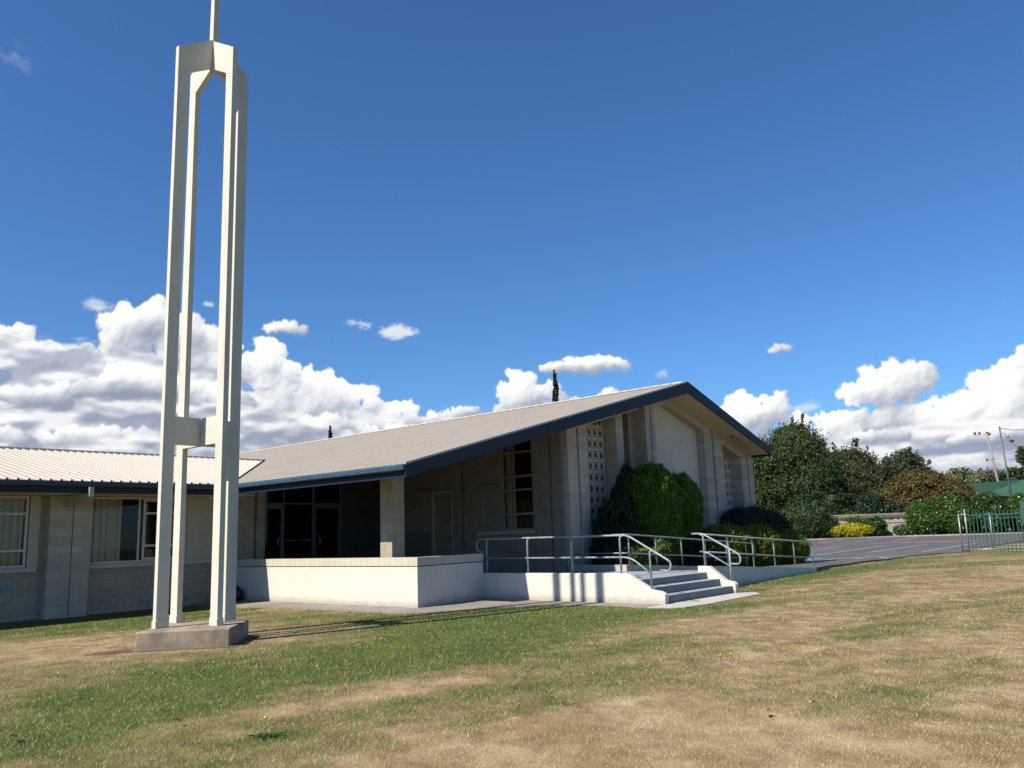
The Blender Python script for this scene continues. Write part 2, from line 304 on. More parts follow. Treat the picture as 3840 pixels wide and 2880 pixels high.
M_vent = simple('blue_grey_vent', (.33, .38, .44), .5, .2, var=.05)
M_curtain = simple('cream_curtain', (.85, .77, .58), .95, var=.05)
M_wood = simple('grey_paling_timber', (.58, .52, .43), .9, var=.35, vscale=4., dirt_or_shade=.3)
M_bark = simple('brown_bark', (.10, .075, .05), .95, var=.35, vscale=3., bump=.6, bscale=20)
M_pole = simple('weathered_pole', (.34, .31, .26), .9, var=.15, vscale=2.)
M_steelpole = simple('grey_steel_pole', (.17, .16, .17), .5, .4, var=.1)
M_greenfence = simple('green_fence_paint', (.03, .12, .09), .5, var=.15)
M_greyfence = simple('grey_galvanised_post', (.38, .40, .40), .45, .5, var=.15)
M_greenroof = simple('green_roof_iron', (.035, .13, .07), .5, .1, var=.1, vscale=.6)
M_whitewall = simple('white_house_wall', (.75, .74, .70), .8, var=.05)
M_white = simple('white_paint', (.8, .8, .78), .6, var=.05)
M_lamp = simple('fluorescent_tube_cover', (.42, .38, .28), .5, var=.05)
M_soil = simple('bark_mulch', (.075, .045, .032), 1., var=.5, vscale=6., bump=1., bscale=20)
M_redsoil = simple('red_bare_soil', (.19, .085, .06), 1., var=.35, vscale=14., bump=1., bscale=60)
M_cream_board = simple('brown_board_frame', (.10, .05, .03), .6)
M_porc = simple('brown_porcelain', (.12, .05, .03), .3)
M_blue = simple('blue_road_paint', (.16, .42, .55), .8, var=.15)

def asphalt():
    m, t, b, out = new_mat('asphalt'); P = t.node('ShaderNodeNewGeometry').outputs['Position']
    n = t.node('ShaderNodeTexNoise', {'Vector': P, 'Scale': .35, 'Detail': 6., 'Roughness': .6}).outputs[0]
    n2 = t.node('ShaderNodeTexNoise', {'Vector': t.vec('MULTIPLY', P, (.25, 2.2, 1)), 'Scale': .8, 'Detail': 4.}).outputs[0]
    n3 = t.node('ShaderNodeTexNoise', {'Vector': P, 'Scale': 90., 'Detail': 2.}).outputs[0]
    c = t.mix(t.smooth(n, .35, .65), (.080, .073, .066), (.108, .098, .088))
    c = t.mix(t.math('MULTIPLY', t.smooth(n2, .55, .75), .45), c, (.055, .053, .052))
    c = t.mix(1., c, t.ramp(n3, [(.3, .75), (.7, 1.)]), 'MULTIPLY')
    t.set(b.inputs['Base Color'], c); b.inputs['Roughness'].default_value = .85
    return m
M_asphalt = asphalt()
def linepaint():
    m, t, b, out = new_mat('worn_line_paint'); P = t.node('ShaderNodeNewGeometry').outputs['Position']
    n = t.node('ShaderNodeTexNoise', {'Vector': P, 'Scale': 4., 'Detail': 6., 'Roughness': .7}).outputs[0]
    t.set(b.inputs['Base Color'], t.mix(t.smooth(n, .45, .7), (.48, .47, .44), (.24, .23, .22))); b.inputs['Roughness'].default_value = .8
    return m
M_line = linepaint()
def glass(name, tint=.8, rough=.03):
    m, t, b, out = new_mat(name); t.n.remove(b)
    tr = t.node('ShaderNodeBsdfTransparent', {'Color': (tint, tint*.99, tint*.96, 1)}); gl = t.node('ShaderNodeBsdfGlossy', {'Roughness': rough, 'Color': (.5, .52, .55, 1)})
    fr = t.node('ShaderNodeFresnel', {'IOR': 1.38}); mx = t.node('ShaderNodeMixShader', {0: fr.outputs[0], 1: tr.outputs[0], 2: gl.outputs[0]})
    t.l.new(mx.outputs[0], out.inputs[0]); return m
M_glass = glass('window_glass', .92); M_tint = glass('tinted_glass', .25)

def attr_mat(name, rough=.9, trans=0.):
    m, t, b, out = new_mat(name)
    a = t.node('ShaderNodeAttribute', attribute_name='col').outputs[0]
    P = t.node('ShaderNodeNewGeometry').outputs['Position']
    n = t.node('ShaderNodeTexNoise', {'Vector': P, 'Scale': 45., 'Detail': 4., 'Roughness': .7}).outputs[0]
    c = t.mix(1., a, t.ramp(n, [(.25, .62), (.75, 1.)]), 'MULTIPLY') if not trans else a
    t.set(b.inputs['Base Color'], c); b.inputs['Roughness'].default_value = rough; b.inputs['Specular IOR Level'].default_value = .2
    if trans:
        tl = t.node('ShaderNodeBsdfTranslucent', {'Color': a}); mx = t.node('ShaderNodeMixShader', {0: trans, 1: b.outputs[0], 2: tl.outputs[0]})
        t.l.new(mx.outputs[0], out.inputs[0])
    return m
M_lawn = attr_mat('lawn_turf'); M_blade = attr_mat('grass_blade', .75, .3)

def leaf_mat(name, c1, c2, c3=None, trans=.3, rough=.55):
    c1, c2 = [tuple(x*.70 for x in c) for c in (c1, c2)]; c3 = tuple(x*.7 for x in c3) if c3 else None
    m, t, b, out = new_mat(name); g = t.node('ShaderNodeNewGeometry')
    r = g.outputs['Random Per Island']
    n = t.node('ShaderNodeTexNoise', {'Vector': g.outputs['Position'], 'Scale': .9, 'Detail': 3.}).outputs[0]
    nf = t.node('ShaderNodeTexNoise', {'Vector': g.outputs['Position'], 'Scale': 7., 'Detail': 2.}).outputs[0]
    f = t.math('MULTIPLY_ADD', n, .9, t.math('MULTIPLY_ADD', r, .45, t.math('MULTIPLY_ADD', nf, .7, -.55)), clamp=True)
    c = t.ramp(f, [(0., c1), (.5, tuple((x+y)/2 for x, y in zip(c1, c2))), (1., c2)])
    if c3: c = t.mix(t.math('GREATER_THAN', r, .965), c, c3)
    t.set(b.inputs['Base Color'], c); b.inputs['Roughness'].default_value = rough; b.inputs['Specular IOR Level'].default_value = .3
    tl = t.node('ShaderNodeBsdfTranslucent', {'Color': t.mix(1., c, (1.3, 1.4, .7), 'MULTIPLY')}); mx = t.node('ShaderNodeMixShader', {0: trans, 1: b.outputs[0], 2: tl.outputs[0]})
    t.l.new(mx.outputs[0], out.inputs[0]); return m

# ------------------------------------------------------------------ noise for the lawn
def vnoise(x, y, seed=0):
    xi, yi = np.floor(x).astype(np.int64), np.floor(y).astype(np.int64); fx, fy = x-xi, y-yi
    fx, fy = fx*fx*(3-2*fx), fy*fy*(3-2*fy)
    def h(a, b):
        k = (a*374761393+b*668265263+seed*1442695041) & 0x7fffffff
        k = ((k ^ (k >> 13))*1274126177) & 0x7fffffff
        return ((k ^ (k >> 16)) & 0xffff)/65535.
    return (h(xi, yi)*(1-fx)+h(xi+1, yi)*fx)*(1-fy)+(h(xi, yi+1)*(1-fx)+h(xi+1, yi+1)*fx)*fy
def fbm(x, y, s, o=4, seed=0, sx=1., sy=1., rough=.5):
    v = 0; a = 1.; tot = 0
    for i in range(o): v = v+a*vnoise(x*s*sx*2**i, y*s*sy*2**i, seed+i); tot += a; a *= rough
    return v/tot
GREEN = [(4.3, 8.9, 1.6, 2.2, .55), (3.0, 7.2, .9, 1.2, .4), (7.0, 9.2, 3.2, 1.4, .5), (10.8, 9.8, 3.5, 1.7, .6), (12.5, 11.2, 3., 1.4, .5), (8.3, 19.5, 6., 1.6, .7), (10.2, 2.4, .55, .22, .6), (7.9, 2.3, .35, .25, .35), (10.3, 6.4, 1.5, .45, .4), (7.2, 7.4, 1.1, .35, .25), (14.4, 7.4, 2.4, .8, .45), (20., 9.3, 6., .7, .4), (30, 9.5, 8, 1.0, .5), (3.9, 6.0, .3, .16, .8), (14, 4.3, 2.2, .45, .3), (7.4, 17., 2.6, 2.2, .3), (10.6, 14.5, 1.2, 3.5, .4), (6.3, 4.9, 2.0, .25, .2), (9., 3.9, 2, .25, .2)]
BROWN = [(5.4, 3.2, 2.0, 1.5, .5), (6.1, 6.6, .9, .45, .55), (4.9, 13.6, 1.2, 1.0, .55), (4.0, 6.9, 1.3, .4, .35), (12.0, 6.9, 2.2, .5, .5), (15.5, 5.6, 3.2, .6, .35), (9.6, 1.6, 2.2, .5, .4), (23., 5.5, 6., .9, .3), (12.5, 2.5, 3, .7, .3), (11.2, 17.2, .6, 1.5, .2), (8.0, 11.6, .6, .35, .4)]
MOW = R(-20)
def green_at(x, y):
    c_a, s_a = math.cos(MOW), math.sin(MOW); u, v = x*c_a+y*s_a, -x*s_a+y*c_a      # mowing direction
    g = .37+.8*(fbm(x, y, .55, 4, 3, .45, 1.3)-.5)+.9*(fbm(x, y, 2.6, 5, 11, 1., 1., .75)-.5)+1.0*(fbm(u, v, .9, 4, 51, .22, 1.5, .6)-.5)
    for l, s in ((GREEN, 1), (BROWN, -1)):
        for cx, cy, rx, ry, w in l: g = g+s*w*(.95 if s > 0 else .85)*np.exp(-(((x-cx)/rx)**2+((y-cy)/ry)**2))
    return np.clip(g, 0, 1)
def lawn_col(x, y, jit=None):
    g = green_at(x, y)[:, None]; k = fbm(x, y, 1.1, 3, 31)[:, None]; k2 = fbm(x, y, 5., 2, 37)[:, None]
    green = np.array([.125, .150, .028])*(1-k)+np.array([.070, .105, .022])*k
    kk = fbm(x, y, 2.6, 5, 91, 1., 1., .85)[:, None]; kk = np.clip((kk-.5)*3.2+.5, 0, 1)
    tan = np.array([.44, .33, .185])*(1-kk)+np.array([.27, .178, .084])*kk
    olive = np.array([.185, .160, .052])
    t = np.clip(g*1.5-.25, 0, 1); c = tan*(1-t)**1.4+olive*(1-np.abs(2*t-1))*.75+green*t**1.1
    c = c/( (1-t)**1.4+(1-np.abs(2*t-1))*.75+t**1.1)
    k3 = fbm(x, y, 9., 3, 77, 1., 1., .7)[:, None]; c = c*(.68+.48*k2+.46*k3)
    return c
def lawn_z(x, y):
    def ss(v): v = np.clip(v, 0, 1); return v*v*(3-2*v)
    return .10*ss((x-18)/6)*ss((y-4)/5)*(1-ss((x-27)/9))-.09*ss((y-15)/6)*(1-ss((x-11.2)/.6))+.012*(fbm(x, y, .8, 3, 5)-.5)
LAWN = [(-40, -40), (80, -40), (60, -5), (42.1, -5), (42.1, 7), (42.2, 9.9), (41.5, 10.5), (39.8, 10.8), (38.3, 11.1), (35.9, 10.9), (32.2, 10.9), (29.1, 10.4), (27.3, 10.3), (25.15, 9.9), (18.28, 9.9), (18.28, 8.95), (18.05, 8.42), (16.6, 8.38), (15.35, 8.31), (14.66, 8.4), (14.48, 8.6), (14.36, 8.95), (14.4, 9.55), (14.45, 10.25), (14.27, 11.15), (13.68, 11.75), (13.24, 12.1), (12.44, 12.47), (11.7, 12.73), (11.5, 13.3), (11.48, 18.9), (11.45, 21.02), (-40, 21.02)]
PLINTH = [(5.91, 12.5), (6.93, 11.65), (7.81, 12.56), (7.04, 13.62)]
def inside(poly, x, y):
    r = np.zeros(len(x), bool); n = len(poly)
    for i in range(n):
        (x0, y0), (x1, y1) = poly[i], poly[(i+1) % n]
        c = ((y0 > y) != (y1 > y)) & (x < (x1-x0)*(y-y0)/((y1-y0) or 1e-9)+x0); r ^= c
    return r
def np_mesh(name, V, F, mat, col=None, loc=None, parent=None, smooth=False):
    k = F.shape[1]; me = bpy.data.meshes.new(name); me.vertices.add(len(V))
    L = root_loc(parent) if parent else Vector(loc or (0, 0, 0))
    me.vertices.foreach_set('co', (V-np.array(L)).astype(np.float32).ravel()); me.loops.add(F.size); me.loops.foreach_set('vertex_index', F.astype(np.int32).ravel())
    me.polygons.add(len(F)); me.polygons.foreach_set('loop_start', np.arange(0, F.size, k, dtype=np.int32))
    if smooth: me.polygons.foreach_set('use_smooth', np.ones(len(F), bool))
    me.update(calc_edges=True)
    if col is not None:
        a = me.color_attributes.new('col', 'FLOAT_COLOR', 'POINT'); a.data.foreach_set('color', np.hstack([col, np.ones((len(col), 1))]).astype(np.float32).ravel())
    me.materials.append(mat); o = bpy.data.objects.new(name, me); scene.collection.objects.link(o)
    if parent: o.parent = parent
    else: o.location = L
    return o

# ------------------------------------------------------------------ ground, lawn, paths, car park
tag(MB().box(-900, 2500, -900, 2500, -2.4, -.4).build('ground', simple('distant_ground', (.10, .12, .05), .95, var=.4, vscale=.05)), kind='structure')
def lawn_grid(x0, x1, y0, y1, st):
    xs = np.arange(x0, x1+st/2, st); ys = np.arange(y0, y1+st/2, st); X, Y = np.meshgrid(xs, ys); x, y = X.ravel(), Y.ravel()
    V = np.stack([x, y, lawn_z(x, y)], 1); nx, ny = len(xs), len(ys)
    i = (np.arange(ny-1)[:, None]*nx+np.arange(nx-1)[None]).ravel()
    return V, np.stack([i, i+1, i+nx+1, i+nx], 1)
V1, F1 = lawn_grid(-2, 44, -3, 21.6, .11); V2, F2 = lawn_grid(-40, 96, -40, 48, 2.0)
V2[:, 2] = -.06-.02*((V2[:, 0] > 40)*1.)
far_r = (V2[:, 0] > 44.1) & (V2[:, 1] < 12); V2[far_r, 2] = .012
V = np.vstack([V1, V2]); F = np.vstack([F1, F2+len(V1)])
tag(np_mesh('lawn', V, F, M_lawn, lawn_col(V[:, 0], V[:, 1])*.72, smooth=True), kind='structure')  # turf colour darkened to paint in the shade between the blades

# grass blades standing on the lawn in front of the church
N = 560000
lr = rng.uniform(math.log(4.6), math.log(46), N); r = np.exp(lr); keep = rng.random(N) < np.clip(9/r, .22, 1); r = r[keep]
th = rng.uniform(R(-2), R(80), len(r)); x, y = r*np.cos(th), r*np.sin(th)
ok = inside(LAWN, x, y) & ~inside(PLINTH, x, y); x, y, r = x[ok], y[ok], r[ok]
ok = ~(((((x-5.7)/.36)**2+((y-12.7)/.3)**2 < 1) | inside([(5.78, 12.52), (6.93, 11.5), (7.0, 11.6), (7.95, 12.5), (7.8, 12.6), (6.93, 11.66), (5.9, 12.55)], x, y)) & (rng.random(len(x)) < .85)); x, y, r = x[ok], y[ok], r[ok]
g = green_at(x, y); n = len(x); edge = (np.abs(x-11.5) < .25) & (y > 12.5)
hgt = (.009+.016*g+.012*rng.random(n)+.04*edge*rng.random(n)+.03*(rng.random(n) < .006))*np.clip(.75+r/30, 1, 1.4); wid = np.clip(.0022+.00042*r, .003, .02)*(.7+.6*rng.random(n))
an = rng.uniform(0, 2*np.pi, n); lean = rng.normal(0, .8, (n, 2))*hgt[:, None]
z = lawn_z(x, y)
B = np.stack([x, y, z-.003], 1); D = np.stack([np.cos(an)*wid, np.sin(an)*wid, 0*wid], 1)
T = B+np.stack([lean[:, 0], lean[:, 1], hgt], 1)
VV = np.stack([B-D/2, B+D/2, T], 1).reshape(-1, 3); FF = np.arange(3*n).reshape(-1, 3)
cc = lawn_col(x, y)*(.6+.8*rng.random((n, 1))); dry = rng.random(n) < (.18+.28*(1-g)); cc[dry] = np.array([.50, .40, .235])*(.55+.6*rng.random((dry.sum(), 1)))
tag(np_mesh('grass', VV, FF, M_blade, np.repeat(cc*np.array([1.12, 1.12, 1.1]), 3, 0)), 'short patchy green and straw coloured grass covering the lawn in front of the church', 'grass', kind='stuff')

PATH = [(12.62, 21.0), (11.45, 21.0), (11.48, 18.9), (11.5, 13.3), (11.7, 12.73), (12.44, 12.47), (13.24, 12.1), (13.68, 11.75), (14.27, 11.15), (14.45, 10.25), (14.4, 9.55), (14.36, 9.07), (15.03, 9.07), (15.03, 14.03), (12.62, 13.73)]
tag(MB().prism(PATH, -.1, .012).build('path', M_path), kind='structure')
tag(MB().prism([(14.36, 9.07), (14.36, 8.95), (14.48, 8.6), (14.66, 8.4), (15.35, 8.31), (16.6, 8.38), (18.05, 8.42), (18.45, 8.75), (18.2, 9.07)], -.1, .014).build('path', M_pad), kind='structure')
LOT = [(25.15, 10.6), (29.1, 10.6), (32.2, 11.0), (35.9, 11.0), (38.3, 11.2), (39.8, 10.9), (41.5, 10.6), (42.25, 9.95), (44.5, 10.3), (50.7, 10.67), (62.9, 11.08), (91.5, 11.5), (91, 14), (89, 17), (87.4, 20), (86.3, 25), (83.5, 28), (80, 30.4), (77.5, 34), (73, 40), (68, 48), (31.5, 48), (31.5, 14), (25.15, 14)]
tag(MB().prism(LOT, -.2, .018).build('car_park', M_asphalt), kind='structure')
# sloping apron from the foot of the ramp to the car park, with its dark kerb face
AP = [(25.16, 9.92), (27.3, 10.32), (29.1, 10.42), (32.2, 10.92), (35.9, 10.95), (36.2, 12.6), (31, 13.6), (25.16, 13.6)]
tag(MB().prism(AP, -.1, [.215, .175, .14, .09, .03, .03, .11, .215]).build('road', M_asphalt), kind='structure')
kb = MB()
edge_pts = [(25.16, 9.9, .225), (27.3, 10.3, .19), (29.1, 10.4, .155), (32.2, 10.9, .105), (35.9, 10.93, .045), (38.3, 11.13, .04), (39.8, 10.83, .04), (41.5, 10.53, .04), (42.2, 9.93, .04)]
for (xa, ya, za), (xb, yb, zb) in zip(edge_pts[:-1], edge_pts[1:]):
    dx, dy = xb-xa, yb-ya; l = math.hypot(dx, dy); nx, ny = -dy/l*.13, dx/l*.13
    kb.hexa([(xa, ya, -.1), (xb, yb, -.1), (xb+nx, yb+ny, -.1), (xa+nx, ya+ny, -.1), (xa, ya, za), (xb, yb, zb), (xb+nx, yb+ny, zb), (xa+nx, ya+ny, za)])
tag(kb.build('kerb', simple('dark_kerb', (.17, .155, .13), .9, var=.3, vscale=3.)), kind='structure')
kf = MB(); FK = [(68, 48), (73, 40), (77.5, 34), (80, 30.4), (83.5, 28), (86.3, 25), (87.4, 20), (89, 17), (91, 14), (93, 9), (96, 2)]
for (xa, ya), (xb, yb) in zip(FK[:-1], FK[1:]):
    dx, dy = xb-xa, yb-ya; l = math.hypot(dx, dy); nx, ny = -dy/l*.3, dx/l*.3
    kf.hexa([(xa, ya, -.1), (xb, yb, -.1), (xb-nx, yb-ny, -.1), (xa-nx, ya-ny, -.1), (xa, ya, .13), (xb, yb, .13), (xb-nx, yb-ny, .13), (xa-nx, ya-ny, .13)])
tag(kf.build('kerb', simple('pale_kerb', (.50, .45, .36), .9, var=.15)), kind='structure')
tag(MB().prism([(68.3, 48)]+[(a+.3, b+.1) for a, b in FK[1:]]+[(130, 2), (130, 60), (70, 60)], -.2, .09).build('soil', M_soil), kind='structure')
# painted bay lines on the asphalt
ln = MB()
def line(p, q, w=.085, z=.024):
    (xa, ya), (xb, yb) = p, q; l = math.hypot(xb-xa, yb-ya); nx, ny = -(yb-ya)/l*w/2, (xb-xa)/l*w/2
    ln.prism([(xa-nx, ya-ny), (xb-nx, yb-ny), (xb+nx, yb+ny), (xa+nx, ya+ny)], .016, z)
for p, q in [((43.9, 12.02), (57.9, 12.75)), ((43.5, 14.47), (57.2, 15.3)), ((41.0, 16.0), (48.5, 16.65)), ((48.5, 16.66), (56.1, 17.6)), ((46, 18.9), (56.0, 20.2)), ((62.2, 20.6), (64.1, 13.6)), ((68.0, 20.6), (80.3, 22.4)), ((67.5, 23.3), (78.7, 24.9)), ((67, 26), (77, 27.6)), ((33.6, 14.1), (37.6, 12.95)), ((37.6, 12.95), (39.2, 11.2)), ((37.4, 12.0), (36.0, 11.15)), ((37.0, 12.9), (35.1, 11.4)), ((35.4, 13.3), (33.6, 12.0))]: line(p, q)
tag(ln.build('road_marking', M_line), 'white worn parking bay lines painted on the grey asphalt', 'road marking')
ln = MB(); ln.prism([(35.6, 14.2), (36.9, 14.1), (36.9, 15.9), (35.6, 16.0)], .016, .026)
tag(ln.build('road_marking', M_blue), 'pale blue painted patch on the asphalt behind the ramp railing', 'road marking')

# ------------------------------------------------------------------ church hall
ZS = lambda x: 2.77+.2525*(x-11.91) if x < 24.11 else 5.85-.2935*(x-24.11)          # underside line of the gable
ZR = lambda x: 3.04+.2570*(x-11.84) if x < 24.18 else 6.21-.3063*(x-24.18)          # roof sheet line
YB, YG, YR, YE = 13.2, 14.0, 14.4, 46.0
hall = empty('church_hall', (21, 26, 0), 'wide cream block church hall with low gabled grey metal roof and navy barge boards', 'church')
# roof sheet with ribs running down the slope
def ribbed(mb, y0, y1, pitch, zf, xa, xb, rise=.016, thick=.009):
    ys = []; y = y0
    while y < y1-1e-6:
        ys += [(y, 0), (y+pitch*.60, 0), (y+pitch*.68, rise), (y+pitch*.88, rise)]; y += pitch
    ys.append((y, 0))
    v = []; n = len(ys)
    for dz in (0, -thick):
        for x in (xa, xb): v += [(x, yy, zf(x)+h+dz) for yy, h in ys]
    f = []
    for i in range(n-1): f += [(i, i+1, n+i+1, n+i), (2*n+i+1, 2*n+i, 3*n+i, 3*n+i+1), (i+1, i, 2*n+i, 2*n+i+1), (n+i, n+i+1, 3*n+i+1, 3*n+i)]
    return mb.add(v, f)
rf = MB(); ribbed(rf, YB+.12, YE, .2, ZR, 11.84, 24.13); ribbed(rf, YB+.12, YE, .2, ZR, 24.19, 30.19)
rf.build('roof', M_roof, hall)
rc = MB()                                            # ridge capping, saw edged
for k in range(82):
    y = YB+.13+k*.4; rc.hexa([(23.98, y, 6.19), (24.4, y, 6.18), (24.4, y+.37, 6.18), (23.98, y+.37, 6.19), (24.02, y, 6.235), (24.36, y, 6.225), (24.36, y+.37, 6.225), (24.02, y+.37, 6.235)])
rc.build('ridge_capping', M_roofw, hall)
bf = MB()                                            # pale barge flashing on top of the sheet edge
bf.hexa([(11.84, YB-.005, ZR(11.84)-.01), (24.18, YB-.005, ZR(24.18)-.01), (24.18, YB+.24, ZR(24.18)-.01), (11.84, YB+.24, ZR(11.84)-.01), (11.84, YB-.005, ZR(11.84)+.035), (24.18, YB-.005, ZR(24.18)+.035), (24.18, YB+.24, ZR(24.18)+.035), (11.84, YB+.24, ZR(11.84)+.035)])
bf.build('barge_flashing', simple('pale_flashing', (.55, .53, .47), .4, .2, var=.06), hall)
sf = MB()
sf.hexa([(11.93, YB+.04, ZS(11.93)), (24.11, YB+.04, ZS(24.11)), (24.11, 13.999, ZS(24.11)), (11.93, 13.999, ZS(11.93)), (11.93, YB+.04, ZS(11.93)+.02), (24.11, YB+.04, ZS(24.11)+.02), (24.11, 13.999, ZS(24.11)+.02), (11.93, 13.999, ZS(11.93)+.02)])
sf.hexa([(24.11, YB+.04, ZS(24.11)), (29.95, YB+.04, ZS(29.95)), (29.95, YE, ZS(29.95)), (24.11, YE, ZS(24.11)), (24.11, YB+.04, ZS(24.11)+.02), (29.95, YB+.04, ZS(29.95)+.02), (29.95, YE, ZS(29.95)+.02), (24.11, YE, ZS(24.11)+.02)])
sf.build('soffit', M_soffit, hall)
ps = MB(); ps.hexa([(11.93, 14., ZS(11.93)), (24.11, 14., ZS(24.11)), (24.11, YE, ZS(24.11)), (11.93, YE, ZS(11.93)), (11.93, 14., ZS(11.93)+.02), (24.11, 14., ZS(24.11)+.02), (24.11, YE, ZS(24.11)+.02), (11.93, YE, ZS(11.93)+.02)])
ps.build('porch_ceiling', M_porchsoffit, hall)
b1 = MB().hexa([(11.84, YB, 2.75), (24.18, YB, ZS(24.11)-.005), (24.18, YB+.035, ZS(24.11)-.005), (11.84, YB+.035, 2.75), (11.84, YB, ZR(11.84)-.012), (24.18, YB, ZR(24.18)-.012), (24.18, YB+.035, ZR(24.18)-.012), (11.84, YB+.035, ZR(11.84)-.012)])
b1.build('barge_board', M_navy, hall)
b2 = MB().hexa([(24.182, YB, ZS(24.11)-.007), (30.19, YB, 4.10), (30.19, YB+.035, 4.10), (24.182, YB+.035, ZS(24.11)-.007), (24.182, YB, ZR(24.18)+.02), (30.19, YB, ZR(30.19)+.02), (30.19, YB+.035, ZR(30.19)+.02), (24.182, YB+.035, ZR(24.18)+.02)])
b2.build('barge_board', M_navy, hall)
MB().box(11.90, 11.93, YB+.037, 20.0, 2.765, 2.955).build('fascia', M_navy, hall)
MB().box(30.16, 30.19, YB+.037, YE, 4.09, 4.34).build('fascia', M_navy, hall)
gt = MB()
gp = [(11.895, 2.905), (11.80, 2.905), (11.775, 2.93), (11.775, 2.965), (11.765, 2.97), (11.765, 3.03), (11.80, 3.035), (11.80, 3.02), (11.895, 3.02)]
gt.extrude(gp, 'y', YB+.02, 20.0); gt.build('gutter', M_gutter, hall)
# gable front: recessed wall, sloping head band and projecting piers
def seg(mb, x0, x1, y0, y1, z0, ztop=None, drop=-.04):
    if x0 < 24.11 < x1: seg(mb, x0, 24.11, y0, y1, z0, ztop, drop); seg(mb, 24.11, x1, y0, y1, z0, ztop, drop); return mb
    if ztop is not None: return mb.box(x0, x1, y0, y1, z0, ztop)
    return mb.boxt(x0, x1, y0, y1, z0, ZS(x0)-drop, ZS(x1)-drop)
def band(mb, x0, x1, y0, y1, dt, db):                # strip following the roof line between two drops
    xs = [x0]+([24.11] if x0 < 24.11 < x1 else [])+[x1]
    for a, b in zip(xs[:-1], xs[1:]):
        mb.hexa([(a, y0, ZS(a)-db), (b, y0, ZS(b)-db), (b, y1, ZS(b)-db), (a, y1, ZS(a)-db), (a, y0, ZS(a)-dt), (b, y0, ZS(b)-dt), (b, y1, ZS(b)-dt), (a, y1, ZS(a)-dt)])
    return mb
bw = MB(); seg(bw, 18.56, 21.36, 14.62, 14.85, 0); seg(bw, 22.36, 30.2, 14.62, 14.85, 0); seg(bw, 21.36, 22.36, 14.95, 15.1, 0); seg(bw, 22.36, 22.76, 14.42, 14.618, 0)
bw.box(30.02, 30.2, 14.852, YE, 0, 4.1); bw.box(12.2, 30.2, YE-.2, YE-.01, 0, 2.9)
bw.build('back_wall', M_block, hall)
for x0, x1 in ((19.5, 21.02), (21.4, 22.34), (23.29, 26.49), (27.84, 29.28)): band(MB(), x0, x1, YG+.004, 14.419, -.04, .16 if x1 < 23 else .28).build('head_beam', M_trim, hall)
pn = MB(); seg(pn, 23.29, 26.518, 14.3, 14.6, 0, None, .2); pn.build('wall_panel', M_panel, hall)
for fl, fr, top in (((18.55, 19.0), (19.09, 19.5), 4.42), ((21.02, 21.4), None, 0), ((22.72, 23.0), (23.07, 23.29), 5.40), ((26.52, 27.07), (27.21, 27.84), 5.32), ((29.28, 29.75), (29.85, 30.24), 4.34)):
    p = MB(); x0, x1 = fl[0], (fr or fl)[1]
    seg(p, fl[0], fl[1], YG, 14.6, 0)
    if fr:
        seg(p, fr[0], fr[1], YG, 14.6, 0); seg(p, fl[1], fr[0], YG+.1, 14.6, 0); band(p, fl[1], fr[0], YG+.001, YG+.1, -.04, ZS((fl[1]+fr[0])/2)-top)
    p.build('pier', M_pier, hall)
def breeze(x0, nx, y, tops, z0, bw=.29, bh=.335, t=.05):
    m = MB(); th = .014
    for i in range(nx):
        z = tops[i]
        while z-bh > z0-.01:
            xa, xb, za, zb = x0+i*bw, x0+(i+1)*bw, z-bh, z; xc, zc = (xa+xb)/2, (za+zb)/2
            for q in ((xa, xa+th, za, zb), (xb-th, xb, za, zb)): m.box(q[0], q[1], y, y+t, q[2], q[3])
            for q in ((za, za+th+.008), (zb-th-.008, zb)): m.box(xa+th, xb-th, y+.001, y+t, q[0], q[1])
            w, h = bw/2-th, bh/2-th
            for sx in (-1, 1):
                for sz in (-1, 1):
                    pts = [(xc+sx*w*math.sin(k/4*math.pi/2)**1.7, zc+sz*h*math.cos(k/4*math.pi/2)**1.7) for k in range(5)]
                    for (pa, qa), (pb, qb) in zip(pts[:-1], pts[1:]):
                        dx, dz = pb-pa, qb-qa; l = math.hypot(dx, dz); ox, oz = -dz/l*.017, dx/l*.017
                        m.add([(pa-ox, y+.006, qa-oz), (pb-ox, y+.006, qb-oz), (pb+ox, y+.006, qb+oz), (pa+ox, y+.006, qa+oz), (pa-ox, y+t, qa-oz), (pb-ox, y+t, qb-oz), (pb+ox, y+t, qb+oz), (pa+ox, y+t, qa+oz)], [(3, 2, 1, 0), (4, 5, 6, 7), (0, 1, 5, 4), (1, 2, 6, 5), (2, 3, 7, 6), (3, 0, 4, 7)])
            z -= bh
    return m
M_breeze = simple('breeze_block_paint', (.82, .74, .61), .8, var=.06)
breeze(19.5, 5, 14.42, [4.25, 4.25, 4.58, 4.58, 4.915], .6).build('breeze_block_screen', M_breeze, hall)
breeze(27.85, 5, 14.43, [4.54]*5, .6).build('breeze_block_screen', M_breeze, hall)
hd = MB(); hd.box(19.5, 20.94, 14.43, 14.5, 4.585, 4.66) ; hd.build('screen_lintel', M_trim, hall)
